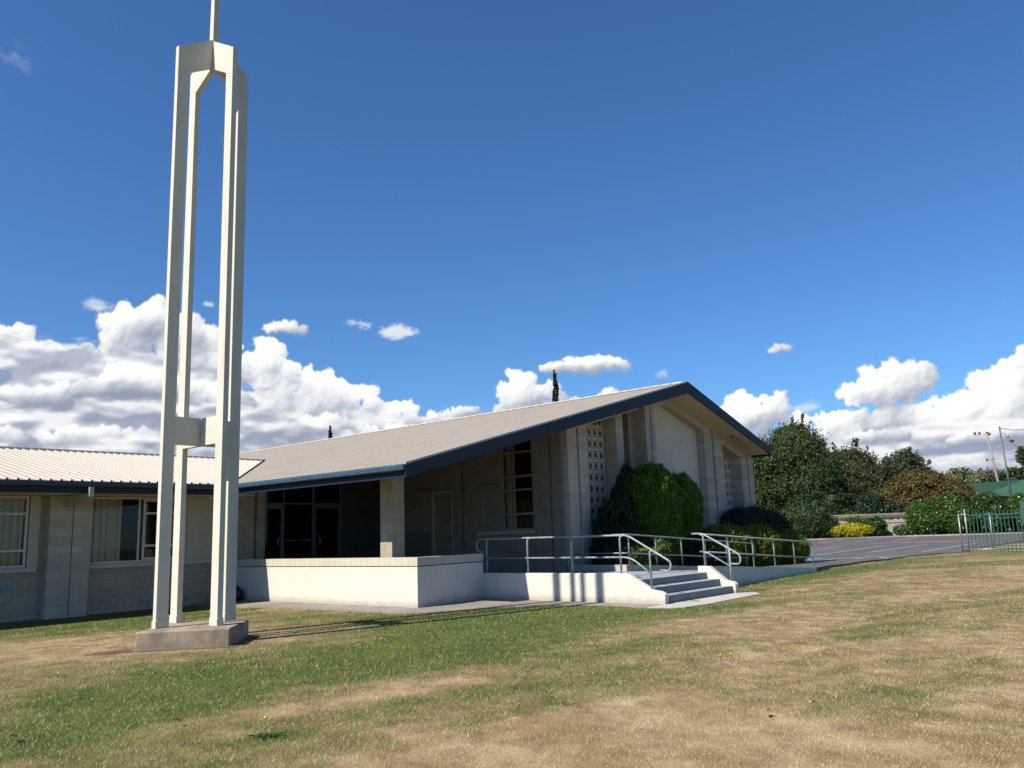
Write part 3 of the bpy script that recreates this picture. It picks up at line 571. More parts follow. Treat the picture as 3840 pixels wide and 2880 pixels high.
def window(x0, x1, y, z0, z1, bars, parent, axis='x', fw=.05, vbars=(), mat=None, curtain=None):
    """window in a plane y=const (axis x) or x=const (axis y)"""
    mk = (lambda m, a, b, c0, c1, e, f: m.box(a, b, c0, c1, e, f)) if axis == 'x' else (lambda m, a, b, c0, c1, e, f: m.box(c0, c1, a, b, e, f))
    f = MB()
    mk(f, x0, x0+fw, y, y+.06, z0, z1); mk(f, x1-fw, x1, y, y+.06, z0, z1)
    for z in [z0]+[b for b in bars]+[z1-fw]: mk(f, x0+fw, x1-fw, y+.002, y+.058, z, z+fw)
    for v in vbars: mk(f, v, v+fw, y+.001, y+.059, z0+fw, z1-fw)
    o = f.build('window', mat or M_frame, parent)
    g = MB(); mk(g, x0+fw*.5, x1-fw*.5, y+.03, y+.034, z0+fw*.5, z1-fw*.5); g.build('pane', M_glass, o)
    if curtain:
        for ca, cb in curtain:
            n = int((cb-ca)/.012); vs = []; fs = []
            for i in range(n+1):
                u = ca+(cb-ca)*i/n; d = .10+.035*math.sin(i*.42+.8*math.sin(i*.07))+.02*math.sin(i*.95+1)
                for z in (z0+.02, z1-.02): vs.append((u+.02*math.sin(z*3)*(z < 2), y+d, z) if axis == 'x' else (y+d, u, z))
            fs = [(2*i, 2*i+2, 2*i+3, 2*i+1) for i in range(n)]
            c = MB(); c.add(vs, fs, True); c.build('curtain', M_curtain, o)
    return o
window(21.45, 22.36, 14.62, 1.6, 4.62, [2.6, 3.3, 4.05], hall, mat=M_alu)
MB().box(21.37, 22.35, 14.62, 14.7, 4.622, 5.3).build('spandrel', M_dark, hall)
MB().box(21.37, 22.35, 14.63, 14.8, 0, 1.59).build('under_window_wall', M_block, hall)
nb = MB(); nb.box(25.45, 26.2, 14.24, 14.298, 1.35, 1.95); nb.build('noticeboard', M_cream_board, hall)
MB().box(25.5, 26.15, 14.232, 14.239, 1.4, 1.9).build('noticeboard_face', M_white, hall)

# side wall under the porch roof (plane x = 18.45) and its openings
XS = 18.45; FLZ = .465
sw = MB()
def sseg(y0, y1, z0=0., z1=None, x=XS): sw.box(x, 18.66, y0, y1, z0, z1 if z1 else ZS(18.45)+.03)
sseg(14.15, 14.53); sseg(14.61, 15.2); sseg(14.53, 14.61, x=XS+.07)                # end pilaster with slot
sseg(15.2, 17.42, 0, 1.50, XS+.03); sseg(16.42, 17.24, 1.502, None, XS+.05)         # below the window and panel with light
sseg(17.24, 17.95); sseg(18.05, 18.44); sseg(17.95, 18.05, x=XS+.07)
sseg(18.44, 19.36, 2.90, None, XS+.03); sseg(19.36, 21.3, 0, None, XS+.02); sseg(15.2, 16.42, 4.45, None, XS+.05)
sw.build('side_wall', block('shade_darkened_porch_block', (.42, .36, .275), (.36, .31, .24), (.32, .28, .22), .4, .2), hall)  # block colour darkened to put the porch shade into the wall
MB().box(19.0, 19.05, 14.9, 21.2, .2, 4.4).build('dark_backing_wall', M_dark, hall)  # dark panel added behind the openings so the inside looks unlit
MB().box(18.552, 18.66, 14.03, 14.15, 0, ZS(18.6)+.03).build('corner_strip', M_pier, hall)
MB().box(XS-.03, XS+.2, 15.2, 17.42, 1.505, 1.60).build('sill', M_trim, hall)
window(15.22, 16.42, XS+.05, 1.603, 4.45, [2.04, 2.73, 3.12, 3.82], hall, axis='y', fw=.06, curtain=[(16.0, 16.36)], mat=simple('shade_dimmed_frame_paint', (.36, .33, .27), .6))  # frame colour dimmed to include the shade under the porch
dr = MB(); dr.box(XS+.05, XS+.09, 18.5, 19.30, FLZ, 2.84); dr.build('door', simple('cream_door_paint', (.33, .295, .23), .6), hall)
do = bpy.data.objects['door']
k = MB(); k.tube([(XS+.05, 18.6, 1.5), (XS-.02, 18.6, 1.5)], .03); k.build('handle', M_alu, do)
fm = MB(); fm.box(XS+.0, XS+.1, 18.445, 18.498, FLZ, 2.897); fm.box(XS+.0, XS+.1, 19.302, 19.355, FLZ, 2.897); fm.box(XS+.001, XS+.1, 18.5, 19.3, 2.842, 2.896); fm.build('door_frame', M_trim, hall)
MB().box(XS-.02, XS+.018, 19.45, 20.6, FLZ, 1.66).build('wall_cabinet', simple('grey_cabinet', (.20, .19, .165), .6), hall)
for ya, yb, z in ((16.5, 17.29, 2.925), (19.4, 20.4, 2.95)):
    L = MB(); L.box(XS-.06, XS+.0, ya, yb, z-.045, z+.045); lo = L.build('wall_light', M_alu, hall)
    q = MB(); q.box(XS-.075, XS-.062, ya+.04, yb-.04, z-.03, z+.03); q.build('diffuser', M_lamp, lo)
cd = MB(); cd.tube([(XS+.04, 17.22, 2.88), (XS+.04, 17.22, 1.6)], .012); cd.build('conduit', M_trim, hall)
sl_ = MB(); sl_.tube([(27.95, 13.62, ZS(27.95)-.05), (29.2, 13.62, ZS(29.2)-.05)], .045); slo = sl_.build('soffit_light', M_lamp, hall)
s2 = MB(); s2.hexa([(27.9, 13.58, ZS(27.9)-.03), (29.25, 13.58, ZS(29.25)-.03), (29.25, 13.66, ZS(29.25)-.03), (27.9, 13.66, ZS(27.9)-.03), (27.9, 13.58, ZS(27.9)-.002), (29.25, 13.58, ZS(29.25)-.002), (29.25, 13.66, ZS(29.25)-.002), (27.9, 13.66, ZS(27.9)-.002)]); s2.build('fitting', M_alu, slo)
# entrance glazing (plane y = 21.3)
YN = 21.3
ef = MB()
for x0, x1 in ((13.55, 13.62), (14.30, 14.345), (15.33, 15.40), (16.35, 16.41)): ef.box(x0, x1, YN, YN+.07, FLZ, ZS(x0)+.06)
for x0, x1 in ((13.62, 14.30), (14.345, 15.33), (15.40, 16.35)): ef.box(x0, x1, YN+.002, YN+.068, 2.59, 2.64)
eo = ef.build('entrance_screen', simple('bronze_frame', (.13, .135, .125), .4, .3), hall)
for x0, x1 in ((13.625, 14.298), (15.402, 16.348)):
    d = MB(); d.box(x0, x0+.06, YN+.01, YN+.05, FLZ, 2.585); d.box(x1-.06, x1, YN+.01, YN+.05, FLZ, 2.585); d.box(x0+.06, x1-.06, YN+.012, YN+.048, 2.47, 2.585); d.box(x0+.06, x1-.06, YN+.012, YN+.048, FLZ, .6)
    d.build('glass_door', simple('bronze_frame_b', (.13, .135, .125), .4, .3), eo)
for xc, sg in ((14.25, -1), (15.43, 1)):
    h = MB(); h.tube([(xc+sg*.155*math.sin(t)*1.0, YN-.05, 1.51+.155*math.cos(t)) for t in [i/12*math.pi for i in range(13)]], .013); h.build('handle', simple('steel_handle', (.45, .45, .45), .25, .9), eo)
g = MB(); g.boxt(13.6, 16.38, YN+.028, YN+.034, FLZ+.01, ZS(13.6)+.03, ZS(16.38)+.03); g.build('glass', M_tint, eo)
M_dot = simple('pale_dots', (.35, .35, .33), .6)
for i in range(17):
    if i not in (7, 8): MB().box(14.40+i*.053, 14.422+i*.053, YN+.022, YN+.026, 1.53, 1.553).build('safety_dot', M_dot, eo)
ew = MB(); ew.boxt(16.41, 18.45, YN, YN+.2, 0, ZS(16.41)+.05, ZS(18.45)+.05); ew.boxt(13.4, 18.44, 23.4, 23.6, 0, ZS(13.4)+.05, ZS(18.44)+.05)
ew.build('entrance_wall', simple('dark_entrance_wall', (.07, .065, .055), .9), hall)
pp = MB(); pp.box(12.55, 13.20, 21.08, 21.5, 0, 3.1); pp.box(13.30, 13.56, 21.08, 21.5, 0, 3.2); pp.box(13.20, 13.30, 21.18, 21.5, 0, 3.1); pp.build('entrance_pier', M_block, hall)
pc = MB(); pc.box(13.2, 13.59, 15.22, 15.64, FLZ, 3.1); pc.build('porch_column', M_blockc, hall)

# ------------------------------------------------------------------ terrace: parapet, floor, steps, ramp
parapet = empty('parapet_wall', (12.9, 16, 0), 'low white rendered parapet wall with block cap along the church porch', 'wall')
m = MB(); m.box(12.61, 12.81, 13.72, 21.07, -.1, .875); m.prism([(12.812, 13.745), (15.018, 14.02), (15.018, 14.22), (12.812, 13.945)], -.1, .874); m.build('rendered_wall', M_render, parapet)
m = MB(); m.box(12.60, 12.85, 13.71, 21.07, .895, 1.075); m.prism([(12.852, 13.742), (15.03, 14.01), (15.03, 14.25), (12.852, 13.98)], .895, 1.073); m.build('cap', M_cap, parapet)
m = MB(); m.box(12.64, 12.81, 13.75, 21.07, .873, .897); m.prism([(12.812, 13.77), (15.0, 14.045), (15.0, 14.2), (12.812, 13.92)], .8735, .8965); m.build('cap_shadow_joint', M_dark, parapet)  # recessed joint coloured near black to paint the shadow line under the cap
terrace = empty('entrance_steps', (16.6, 11.5, 0), 'raised grey tiled landing with three steps between white sloped side walls', 'steps')
m = MB(); m.box(12.82, 18.45, 14.23, 21.3, -.1, FLZ); m.box(15.16, 18.46, 9.76, 14.23, -.1, FLZ); m.build('landing', M_floor, terrace)
SW = [(9.05, -.05), (9.05, .205), (9.16, .265), (9.33, .285), (9.93, .61), (10.1, .615), (14.04, .61), (14.04, -.05)]
MB().extrude(SW, 'x', 15.02, 15.158).build('side_wall', M_render, terrace, bevel=.012)
SW2 = [(9.04, -.05), (9.04, .21), (9.12, .27), (9.28, .29), (9.69, .61), (9.97, .615), (9.97, -.05)]
MB().extrude(SW2, 'x', 18.10, 18.27).build('side_wall', M_render, terrace, bevel=.012)
for y0, z in ((9.12, .16), (9.43, .315), (9.755, FLZ)):
    s = MB(); s.box(15.16, 18.098, y0, y0+(.34 if z < .4 else .005)+.0, -.05, z); o = s.build('step', M_tile, terrace)
    s = MB(); s.box(15.16, 18.098, y0-.008, y0+.33, z+.001, z+.009); s.build('tread', M_floor, o)
ramp = empty('access_ramp', (21.7, 11.1, 0), 'long sloping access ramp with white side walls descending to the car park', 'ramp')
m = MB(); m.boxt(18.272, 25.15, 9.9, 10.04, -.05, .612, .215); m.build('side_wall', M_render, ramp)
m = MB(); m.boxt(18.46, 25.15, 10.04, 12.2, -.1, FLZ+.001, .19); m.build('ramp_floor', M_path, ramp)
m = MB(); m.box(18.46, 18.61, 12.2, 13.998, -.05, .63); m.boxt(18.61, 25.6, 12.2, 12.34, -.05, .628, .21); m.build('kerb_wall', simple('aged_render', (.55, .53, .46), .85, var=.12, vscale=2., dirt_or_shade=.25), ramp)
tag(MB().boxt(18.62, 30.3, 12.345, 14.3, -.1, .56, .06).build('soil', M_soil), kind='structure')

def arch(p0, p1, p2, r=.09): return bend([p0, p1, p2], r)
rail1 = empty('handrail', (15.09, 11.5, .61), 'blue grey pipe handrail on the landing wall turning down beside the steps, shadow striped', 'handrail', 'pipe handrails around the steps and ramp')
x = 15.09; PR = .0215
m = MB(); m.tube(bend([(x, 14.08, 1.10), (x, 14.28, 1.12), (x, 14.28, 1.40), (x, 14.0, 1.405), (x, 9.92, 1.40), (x, 9.16, .985), (x, 8.90, .84), (x, 8.93, .66), (x, 9.16, .68)], .14, 7), PR); m.build('top_rail', M_rail, rail1)
m = MB(); m.tube(bend([(x, 13.95, .95), (x, 9.98, .945), (x, 9.80, .90), (x, 9.40, .62)], .12), PR*.9); m.build('mid_rail', M_rail, rail1)
for y in (13.96, 12.67, 11.39, 10.11):
    m = MB(); m.tube(bend([(x, y, .60), (x, y, 1.385), (x, y-.16, 1.405)], .13, 7), PR); m.build('post', M_rail, rail1)
m = MB(); m.tube(bend([(x, 9.39, .27), (x, 9.39, 1.08), (x, 9.27, 1.05)], .08, 6), PR); m.build('post', M_rail, rail1)
rail2 = empty('handrail', (18.19, 9.6, .61), 'short blue grey pipe handrail with looped end on the white wall right of the steps', 'handrail', 'pipe handrails around the steps and ramp')
x = 18.19
m = MB(); m.tube(bend([(x, 10.12, 1.365), (x, 9.85, 1.37), (x, 9.16, 1.0), (x, 8.90, .85), (x, 8.92, .65), (x, 9.14, .66)], .13, 7), PR); m.build('top_rail', M_rail, rail2)
m = MB(); m.tube(bend([(x, 9.83, .93), (x, 9.74, .92), (x, 9.18, .61)], .08), PR*.9); m.build('mid_rail', M_rail, rail2)
m = MB(); m.tube(bend([(x, 9.82, .60), (x, 9.82, 1.33), (x, 9.95, 1.365)], .11, 7), PR); m.build('post', M_rail, rail2)
m = MB(); m.tube(bend([(x, 9.17, .28), (x, 9.17, .99)], .08), PR); m.build('post', M_rail, rail2)
rail3 = empty('handrail', (21.7, 9.98, .4), 'long blue grey pipe handrail descending along the front wall of the ramp', 'handrail', 'pipe handrails around the steps and ramp')
y = 9.975; zt = lambda x: 1.335-.0575*(x-18.7); zm = lambda x: .912-.0635*(x-18.78); zb = lambda x: .612-.0577*(x-18.27)
m = MB(); m.tube(bend([(18.25, y, zt(18.25)), (24.85, y, zt(24.85)), (25.13, y, .93), (25.13, y, .20)], .2, 8), PR); m.build('top_rail', M_rail, rail3)
m = MB(); m.tube([(18.3, y, zm(18.3)), (25.13, y, zm(25.13))], PR*.9); m.build('mid_rail', M_rail, rail3)
for xx in (19.74, 21.13, 22.44, 23.78):
    m = MB(); m.tube(bend([(xx, y, zb(xx)-.01), (xx, y, zt(xx)-.02), (xx-.27, y, zt(xx-.27))], .17, 7), PR); m.build('post', M_rail, rail3)
rail4 = empty('handrail', (20.5, 12.28, .5), 'far pipe handrail on the low kerb in front of the shrubs behind the ramp', 'handrail', 'pipe handrails around the steps and ramp')
y = 12.27; zt4 = lambda x: 1.40-.0615*(x-18.6); zk = lambda x: .628-.06*(x-18.6)
m = MB(); m.tube(bend([(18.53, 14.0, 1.385), (18.53, 12.4, 1.395), (18.53, 12.27, 1.395), (18.7, y, 1.395), (25.8, y, zt4(25.8)), (26.1, y, .9), (26.1, y, .6), (25.9, y, .58)], .12, 6), PR); m.build('top_rail', M_rail, rail4)
m = MB(); m.tube(bend([(18.53, 13.98, .92), (18.53, 12.27, .925), (25.6, y, .50)], .06), PR*.9); m.build('mid_rail', M_rail, rail4)
for xx in (18.72, 20.05, 21.42, 22.8, 24.14, 25.49):
    m = MB(); m.tube(bend([(xx, y, zk(xx)-.02), (xx, y, zt4(xx)-.01), (xx+.14, y, zt4(xx+.14))], .12, 6), PR); m.build('post', M_rail, rail4)
m = MB(); m.tube(bend([(18.53, 13.63, .62), (18.53, 13.63, 1.38), (18.53, 13.75, 1.39)], .1, 6), PR); m.build('post', M_rail, rail4)

# ------------------------------------------------------------------ office wing on the left
wing = empty('office_wing', (4, 24, 0), 'single storey cream block wing with bright ribbed metal roof and curtained windows', 'building')
WX0 = -9.0
ZW = lambda y: 3.03+.2*(y-20.0)
m = MB()                                            # ribs run up the slope (along y)
pitch = .222; xs = []; xx = WX0
while xx < 17.6: xs += [(xx, 0), (xx+pitch*.74, 0), (xx+pitch*.80, .035), (xx+pitch*.94, .035)]; xx += pitch
def yv(x):                                         # the valley cuts the wing roof where the hall roof meets it
    return min(27.2, 27.2) if x < 11.84 else 27.2
vs = []; fs = []; n = len(xs)
for (x_, h) in xs:
    ylo = 20.0 if x_ < 11.7 else 20.0+(ZR(x_)-3.03)/.2
    ylo = min(ylo, 27.19); vs += [(x_, ylo, ZW(ylo)+h), (x_, 27.2, ZW(27.2)+h)]
for i in range(n-1): fs.append((2*i, 2*i+2, 2*i+3, 2*i+1))
m.add(vs, fs)
vs = [(x_, y_, z_-.015) for x_, y_, z_ in vs]; m.add(vs, fs)
back = MB().hexa([(WX0, 27.21, 4.4), (17.6, 27.21, 4.4), (17.6, 34.4, 3.0), (WX0, 34.4, 3.0), (WX0, 27.21, 4.47), (17.6, 27.21, 4.47), (17.6, 34.4, 3.07), (WX0, 34.4, 3.07)])
m.build('roof', M_roofw, wing); back.build('rear_roof', M_roofw, wing)
MB().tube([(11.95, 20.15, 3.08), (17.3, 27.05, 4.475)], .035, 6).build('valley_gutter', M_dark, wing)
m = MB(); zc = ZW(27.2)
xx = WX0
while xx < 17.3: m.hexa([(xx, 27.05, zc-.03), (xx+.2, 27.05, zc-.03), (xx+.2, 27.35, zc-.03), (xx, 27.35, zc-.03), (xx, 27.08, zc+.055), (xx+.2, 27.08, zc+.055), (xx+.2, 27.32, zc+.055), (xx, 27.32, zc+.055)]); xx += pitch
m.build('ridge_capping', simple('beige_capping', (.45, .42, .36), .6), wing)  # capping in a darker beige than the wing roof sheet
m = MB(); m.extrude([(20.0, 2.90), (19.90, 2.90), (19.885, 2.93), (19.885, 3.0), (19.9, 3.01), (20.0, 3.01)], 'x', WX0, 11.76); m.build('gutter', simple('navy_gutter', (.03, .045, .085), .4, var=.1), wing)
MB().box(WX0, 11.9, 20.0, 20.03, 2.755, 2.98).build('fascia', M_navy, wing)
MB().hexa([(WX0, 20.035, 2.76), (12.55, 20.035, 2.76), (12.55, 21.3, 2.76), (WX0, 21.3, 2.76), (WX0, 20.035, 2.78), (12.55, 20.035, 2.78), (12.55, 21.3, 2.78), (WX0, 21.3, 2.78)]).build('soffit', M_soffit, wing)
YW = 21.1; YWR = 21.32
m = MB(); m.box(WX0, 12.5, YWR, YWR+.2, -.3, 1.125); m.box(11.32, 12.5, YWR-.0, YWR+.2, 1.126, 2.755) ; m.box(7.46, 8.85, YWR+.0, YWR+.2, 1.126, 2.755)
m.build('lower_wall', M_blockw, wing)
MB().box(11.32, 12.5, YWR-.03, YWR-.003, 1.12, 2.755).build('blank_panel', M_trim, wing); MB().box(7.47, 7.7, YWR-.03, YWR-.003, 1.12, 2.755).build('blank_panel', M_trim, wing)
m = MB(); m.box(WX0, 7.66, YWR-.10, YWR-.001, 1.02, 1.12); m.box(8.8, 12.5, YWR-.10, YWR-.001, 1.02, 1.12); m.build('sill', M_trim, wing)
m = MB(); m.box(WX0, 12.5, 22.3, 22.4, -.3, 2.9); m.box(WX0, WX0+.2, 21.3, 34, -.3, 3.0); m.build('dark_backing_wall', M_dark, wing)  # dark backing added behind the windows to keep the rooms looking unlit
for p0 in (7.84, 2.9, -2.0):
    m = MB(); m.box(p0, p0+.42, YW, YWR-.002, -.3, 2.755); m.box(p0+.53, p0+.94, YW, YWR-.002, -.3, 2.755); m.box(p0+.42, p0+.515, YW+.015, YWR-.002, -.3, 2.755); m.box(p0+.515, p0+.53, YW+.1, YWR-.002, -.3, 2.755)
    o = m.build('pilaster', M_pier, wing)
    m = MB(); m.box(p0+.516, p0+.529, YW+.03, YW+.09, -.1, 2.6); m.build('joint', M_dark, o)
m = MB(); m.box(8.165, 8.265, 19.80, 19.88, 2.665, 2.885); m.hexa([(8.17, 19.885, 2.67), (8.26, 19.885, 2.67), (8.26, 21.098, 2.50), (8.17, 21.098, 2.50), (8.17, 19.885, 2.745), (8.26, 19.885, 2.745), (8.26, 21.098, 2.74), (8.17, 21.098, 2.74)]); m.build('rafter_end', M_trim, wing)
window(8.83, 11.22, YWR-.02, 1.125, 2.75, [], wing, fw=.05, vbars=(10.02, 10.62), curtain=[(8.86, 9.66)])
window(10.14, 11.15, YWR-.045, 1.18, 2.70, [1.50, 2.32], wing, fw=.055, vbars=(10.62,))
window(6.2, 7.44, YWR-.02, 1.125, 2.75, [1.48, 2.32], wing, fw=.055, curtain=[(6.3, 7.36)])
window(4.0, 6.15, YWR-.02, 1.125, 2.75, [1.48, 2.32], wing, fw=.055, curtain=[(4.1, 6.0)])
m = MB(); m.box(11.225, 11.245, YWR-.03, YWR, 1.12, 2.75); m.box(11.27, 11.30, YWR-.04, YWR, 1.12, 2.75); m.build('cover_strip', M_frame, wing)
for x0, x1, z0, z1 in ((6.86, 7.18, .60, .79), (10.15, 10.40, .10, .185), (11.16, 11.43, .10, .185), (5.0, 5.35, .6, .79)):
    m = MB(); m.box(x0, x1, YWR-.02, YWR-.001, z0, z1); o = m.build('wall_vent', M_vent, wing)
    m = MB(); nn = 4 if z1-z0 > .1 else 2
    for i in range(nn):
        zz = z0+.02+(z1-z0-.04)*(i+.3)/nn; m.box(x0+.02, (x0+x1)/2-.015, YWR-.025, YWR-.021, zz, zz+.008); m.box((x0+x1)/2+.015, x1-.02, YWR-.025, YWR-.021, zz, zz+.008)
    m.build('slats', M_dark, o)

# ------------------------------------------------------------------ bell tower
tower = empty('bell_tower', (7.01, 12.8, 0), 'tall slender cream concrete tower of four open legs with thin spire on a low plinth', 'tower')
m = MB(); m.prism(PLINTH, -.15, .272); m.build('plinth', M_conc, tower, bevel=.02)
PH = R(1.968); CT = Vector((7.01, 12.8)); DD, LW, LT = .685, .195, .093
AX = Vector((-math.sin(PH), math.cos(PH))); BX = Vector((math.cos(PH), math.sin(PH)))   # (x,y) of the two plan axes
def rect(r, tn, r0, r1, t): return [tuple(CT+r*r0+tn*t/2), tuple(CT+r*r1+tn*t/2), tuple(CT+r*r1-tn*t/2), tuple(CT+r*r0-tn*t/2)]
for r, tn in ((-BX, AX), (BX, -AX), (-AX, -BX), (AX, BX)):
    m = MB(); m.prism(rect(r, tn, DD-LW, DD, LT), .36, 9.56); o = m.build('leg', M_tower, tower)
    m = MB(); m.prism(rect(r, tn, DD-LW-.012, DD+.012, LT+.024), .27, .385); m.build('foot', M_tower, o, bevel=.006)
m = MB()
for r, tn in ((-BX, AX), (BX, -AX), (-AX, -BX), (AX, BX)):
    m.prism(rect(r, tn, .0 if r in (-AX, AX) else LT/2, DD-LW+.0, LT-.004), 3.095, 3.543)
m.build('collar', M_tower, tower)
m = MB()
for i, (r, tn) in enumerate(((-BX, AX), (BX, -AX), (-AX, -BX), (AX, BX))):
    r0 = LT/2 if i < 2 else 0.
    prof = [(r0, 9.84), (DD-LW, 9.562), (DD, 9.562), (DD, 9.977), (r0, 10.385)]
    t2 = LT/2; n = len(prof)
    vs = [(*(CT+r*p+tn*t2), z) for p, z in prof]+[(*(CT+r*p-tn*t2), z) for p, z in prof]
    m.add(vs, [tuple(range(n)), tuple(range(2*n-1, n-1, -1))]+[(n+k, n+(k+1) % n, (k+1) % n, k) for k in range(n)])
m.build('crown', M_tower, tower)
m = MB(); d1, d2 = AX*.058, BX*.058
sq = [CT+d1+d2, CT-d1+d2, CT-d1-d2, CT+d1-d2]; s2_ = [CT+(q-CT)*.55 for q in sq]
m.add([(q.x, q.y, 10.30) for q in sq]+[(q.x, q.y, 14.5) for q in s2_], [(3, 2, 1, 0), (4, 5, 6, 7), (0, 1, 5, 4), (1, 2, 6, 5), (2, 3, 7, 6), (3, 0, 4, 7)])
m.build('spire', M_tower, tower)
rs = MB(); ring = [(5.66+.30*math.cos(t)*(1+.2*math.sin(3*t)), 12.72+.26*math.sin(t)*(1+.2*math.cos(2*t)), .006) for t in [i/20*2*math.pi for i in range(20)]]
rs.add(ring+[(5.66, 12.72, .02)], [(i, (i+1) % 20, 20) for i in range(20)], True); tag(rs.build('soil', M_redsoil), kind='structure')
tag(MB().prism([(5.74, 12.5), (6.4, 11.98), (6.93, 11.49), (7.05, 11.6), (7.95, 12.5), (7.8, 12.56), (6.93, 11.7), (5.95, 12.55)], -.02, .012).build('soil', simple('bare_brown_soil', (.20, .14, .095), 1., var=.4, vscale=20., bump=1., bscale=60)), kind='structure')
def blob(c, rx, ry, rz, seed, bump=.18, sub=3):
    import bmesh as bm_
    b = bm_.new(); bm_.ops.create_icosphere(b, subdivisions=sub, radius=1)
    rs_ = np.random.default_rng(seed); ph = rs_.uniform(0, 6.28, 12); vs = []
    for v in b.verts:
        p = v.co; k = 1+bump*(math.sin(p.x*3.1+ph[0])*math.sin(p.y*2.7+ph[1])+.6*math.sin(p.z*4.3+ph[2]+p.x*3)+.5*math.sin(p.y*6+ph[3]+p.z*5))
        vs.append((c[0]+p.x*rx*k, c[1]+p.y*ry*k, c[2]+p.z*rz*k))
    fs = [tuple(v.index for v in f.verts) for f in b.faces]; b.free(); return vs, fs
m = MB(); m.add(*blob((12.38, 20.52, .17), .16, .2, .2, 3, .08), True); m.tube([(12.38, 20.52, .34), (12.37, 20.5, .42)], [.05, .02])
tag(m.build('rubbish_bag', M_black, loc=(12.38, 20.52, 0)), 'black tied plastic bag on the path against the parapet wall', 'bag')

# ------------------------------------------------------------------ foliage
def leaves(blobs, n, size, seed, spread=.16, clump=60, csig=.09, up=0., aspect=1.6, upright=0.):
    """blobs: (cx, cy, cz, rx, ry, rz).  Leaf faces in clumps through the outer volume of each."""
    g = np.random.default_rng(seed); area = np.array([(b[3]*b[4]+b[3]*b[5]+b[4]*b[5]) for b in blobs]); cnt = (n*area/area.sum()).astype(int); Vs = []
    for b, k in zip(blobs, cnt):
        nc = max(4, k//clump); d = g.normal(size=(nc, 3)); d /= np.linalg.norm(d, axis=1)[:, None]
        rad = 1-np.abs(g.normal(0, spread, nc))+g.uniform(-.02, .08, nc); cen = d*rad[:, None]
        i = g.integers(0, nc, k); p = cen[i]+g.normal(0, csig, (k, 3)); R3 = np.array(b[3:6]); P = p*R3+np.array(b[:3])
        nr = d[i]+g.normal(0, .75, (k, 3))+np.array([0, 0, up]); nr /= np.linalg.norm(nr, axis=1)[:, None]
        t = np.cross(nr, g.normal(size=(k, 3)))
        if upright: t = d[i]*.6+np.array([0, 0, upright])+g.normal(0, .35, (k, 3)); nr = np.cross(t, g.normal(size=(k, 3))); nr /= np.linalg.norm(nr, axis=1)[:, None]
        t /= np.linalg.norm(t, axis=1)[:, None]; u = np.cross(nr, t); u /= np.linalg.norm(u, axis=1)[:, None]
        s = size*(.6+.8*g.random(k))[:, None]
        Vs.append(np.stack([P-t*s*.5*aspect, P-u*s*.5/aspect*1.3, P+t*s*.5*aspect, P+u*s*.5/aspect*1.3], 1))
    V = np.concatenate(Vs); return V.reshape(-1, 3), np.arange(len(V)*4).reshape(-1, 4)
def foliage(name, blobs, n, size, mat, seed, parent=None, loc=None, core=.72, zmin=None, **kw):
    V, F = leaves(blobs, n, size, seed, **kw)
    cv, cf = [], []
    if core:
        for i, b in enumerate(blobs):
            vs, fs = blob(b[:3], b[3]*core, b[4]*core, b[5]*core, seed+i, .12, 2); o = len(cv)+len(V); cv += vs; cf += [(a+o, b_+o, c+o, c+o) for a, b_, c in fs]
    if zmin is not None: V[:, 2] = np.maximum(V[:, 2], zmin)
    allV = np.vstack([V, np.array(cv)]) if cv else V
    me_o = np_mesh(name, V, F, mat, parent=parent, loc=loc)
    if cv:
        L = root_loc(parent) if parent else Vector(loc or (0, 0, 0))
        import bmesh as bm_
        b = bm_.new(); b.from_mesh(me_o.data); vv = [b.verts.new((v[0]-L.x, v[1]-L.y, max(v[2], zmin or -9)-L.z)) for v in cv]; off = len(V)
        for f in cf:
            try: b.faces.new([vv[f[0]-off], vv[f[1]-off], vv[f[2]-off]])
            except ValueError: pass
        b.to_mesh(me_o.data); b.free()
    return me_o
def limbs(base, top, r0, n, seed, parent, mat, name='trunk', spread=.5, lean=(0, 0), extra=()):
    g = random.Random(seed); m = MB(); H = top-base[2]
    pts = [(base[0]+lean[0]*t+.15*math.sin(3*t+seed), base[1]+lean[1]*t+.12*math.sin(4*t), base[2]+H*t*.8) for t in [i/6 for i in range(7)]]
    m.tube(pts, [r0*(1-.75*i/6) for i in range(7)])
    for i in range(n):
        t = g.uniform(.25, .95); k = min(5, int(t*6)); p = Vector(pts[k]); a = g.uniform(0, 6.28); l = H*g.uniform(.2, .45)*spread*1.4
        q = p+Vector((math.cos(a)*l*.5, math.sin(a)*l*.5, l*.35)); e = p+Vector((math.cos(a)*l, math.sin(a)*l, l*.8))
        m.tube([p, q, e], [r0*.35, r0*.22, r0*.07], 6)
    for e_ in extra: m.tube(e_, [.06, .03, .02, .008], 5)
    return m.build(name, mat, parent)
def pb(base, list_): return [(base[0]+b[0], base[1]+b[1], base[2]+b[2], *b[3:]) for b in list_]
def shrub(name, base, bl, n, size, mat, seed, label, cat='shrub', group=None, stems=4, **kw):
    t = empty(name, base, label, cat, group); blobs = pb(base, bl)
    foliage('foliage', blobs, n, size, mat, seed, parent=t, zmin=base[2]+.01, **kw)
    m = MB(); g = random.Random(seed)
    for i in range(stems):
        b = blobs[i % len(blobs)]; m.tube([(base[0]+g.uniform(-.1, .1), base[1]+g.uniform(-.1, .1), base[2]-.03), ((base[0]+b[0])/2, (base[1]+b[1])/2, base[2]+.3*(b[2]-base[2])), (b[0], b[1], b[2])], [.03, .022, .01], 5)
    m.build('stem', M_bark, t); return t
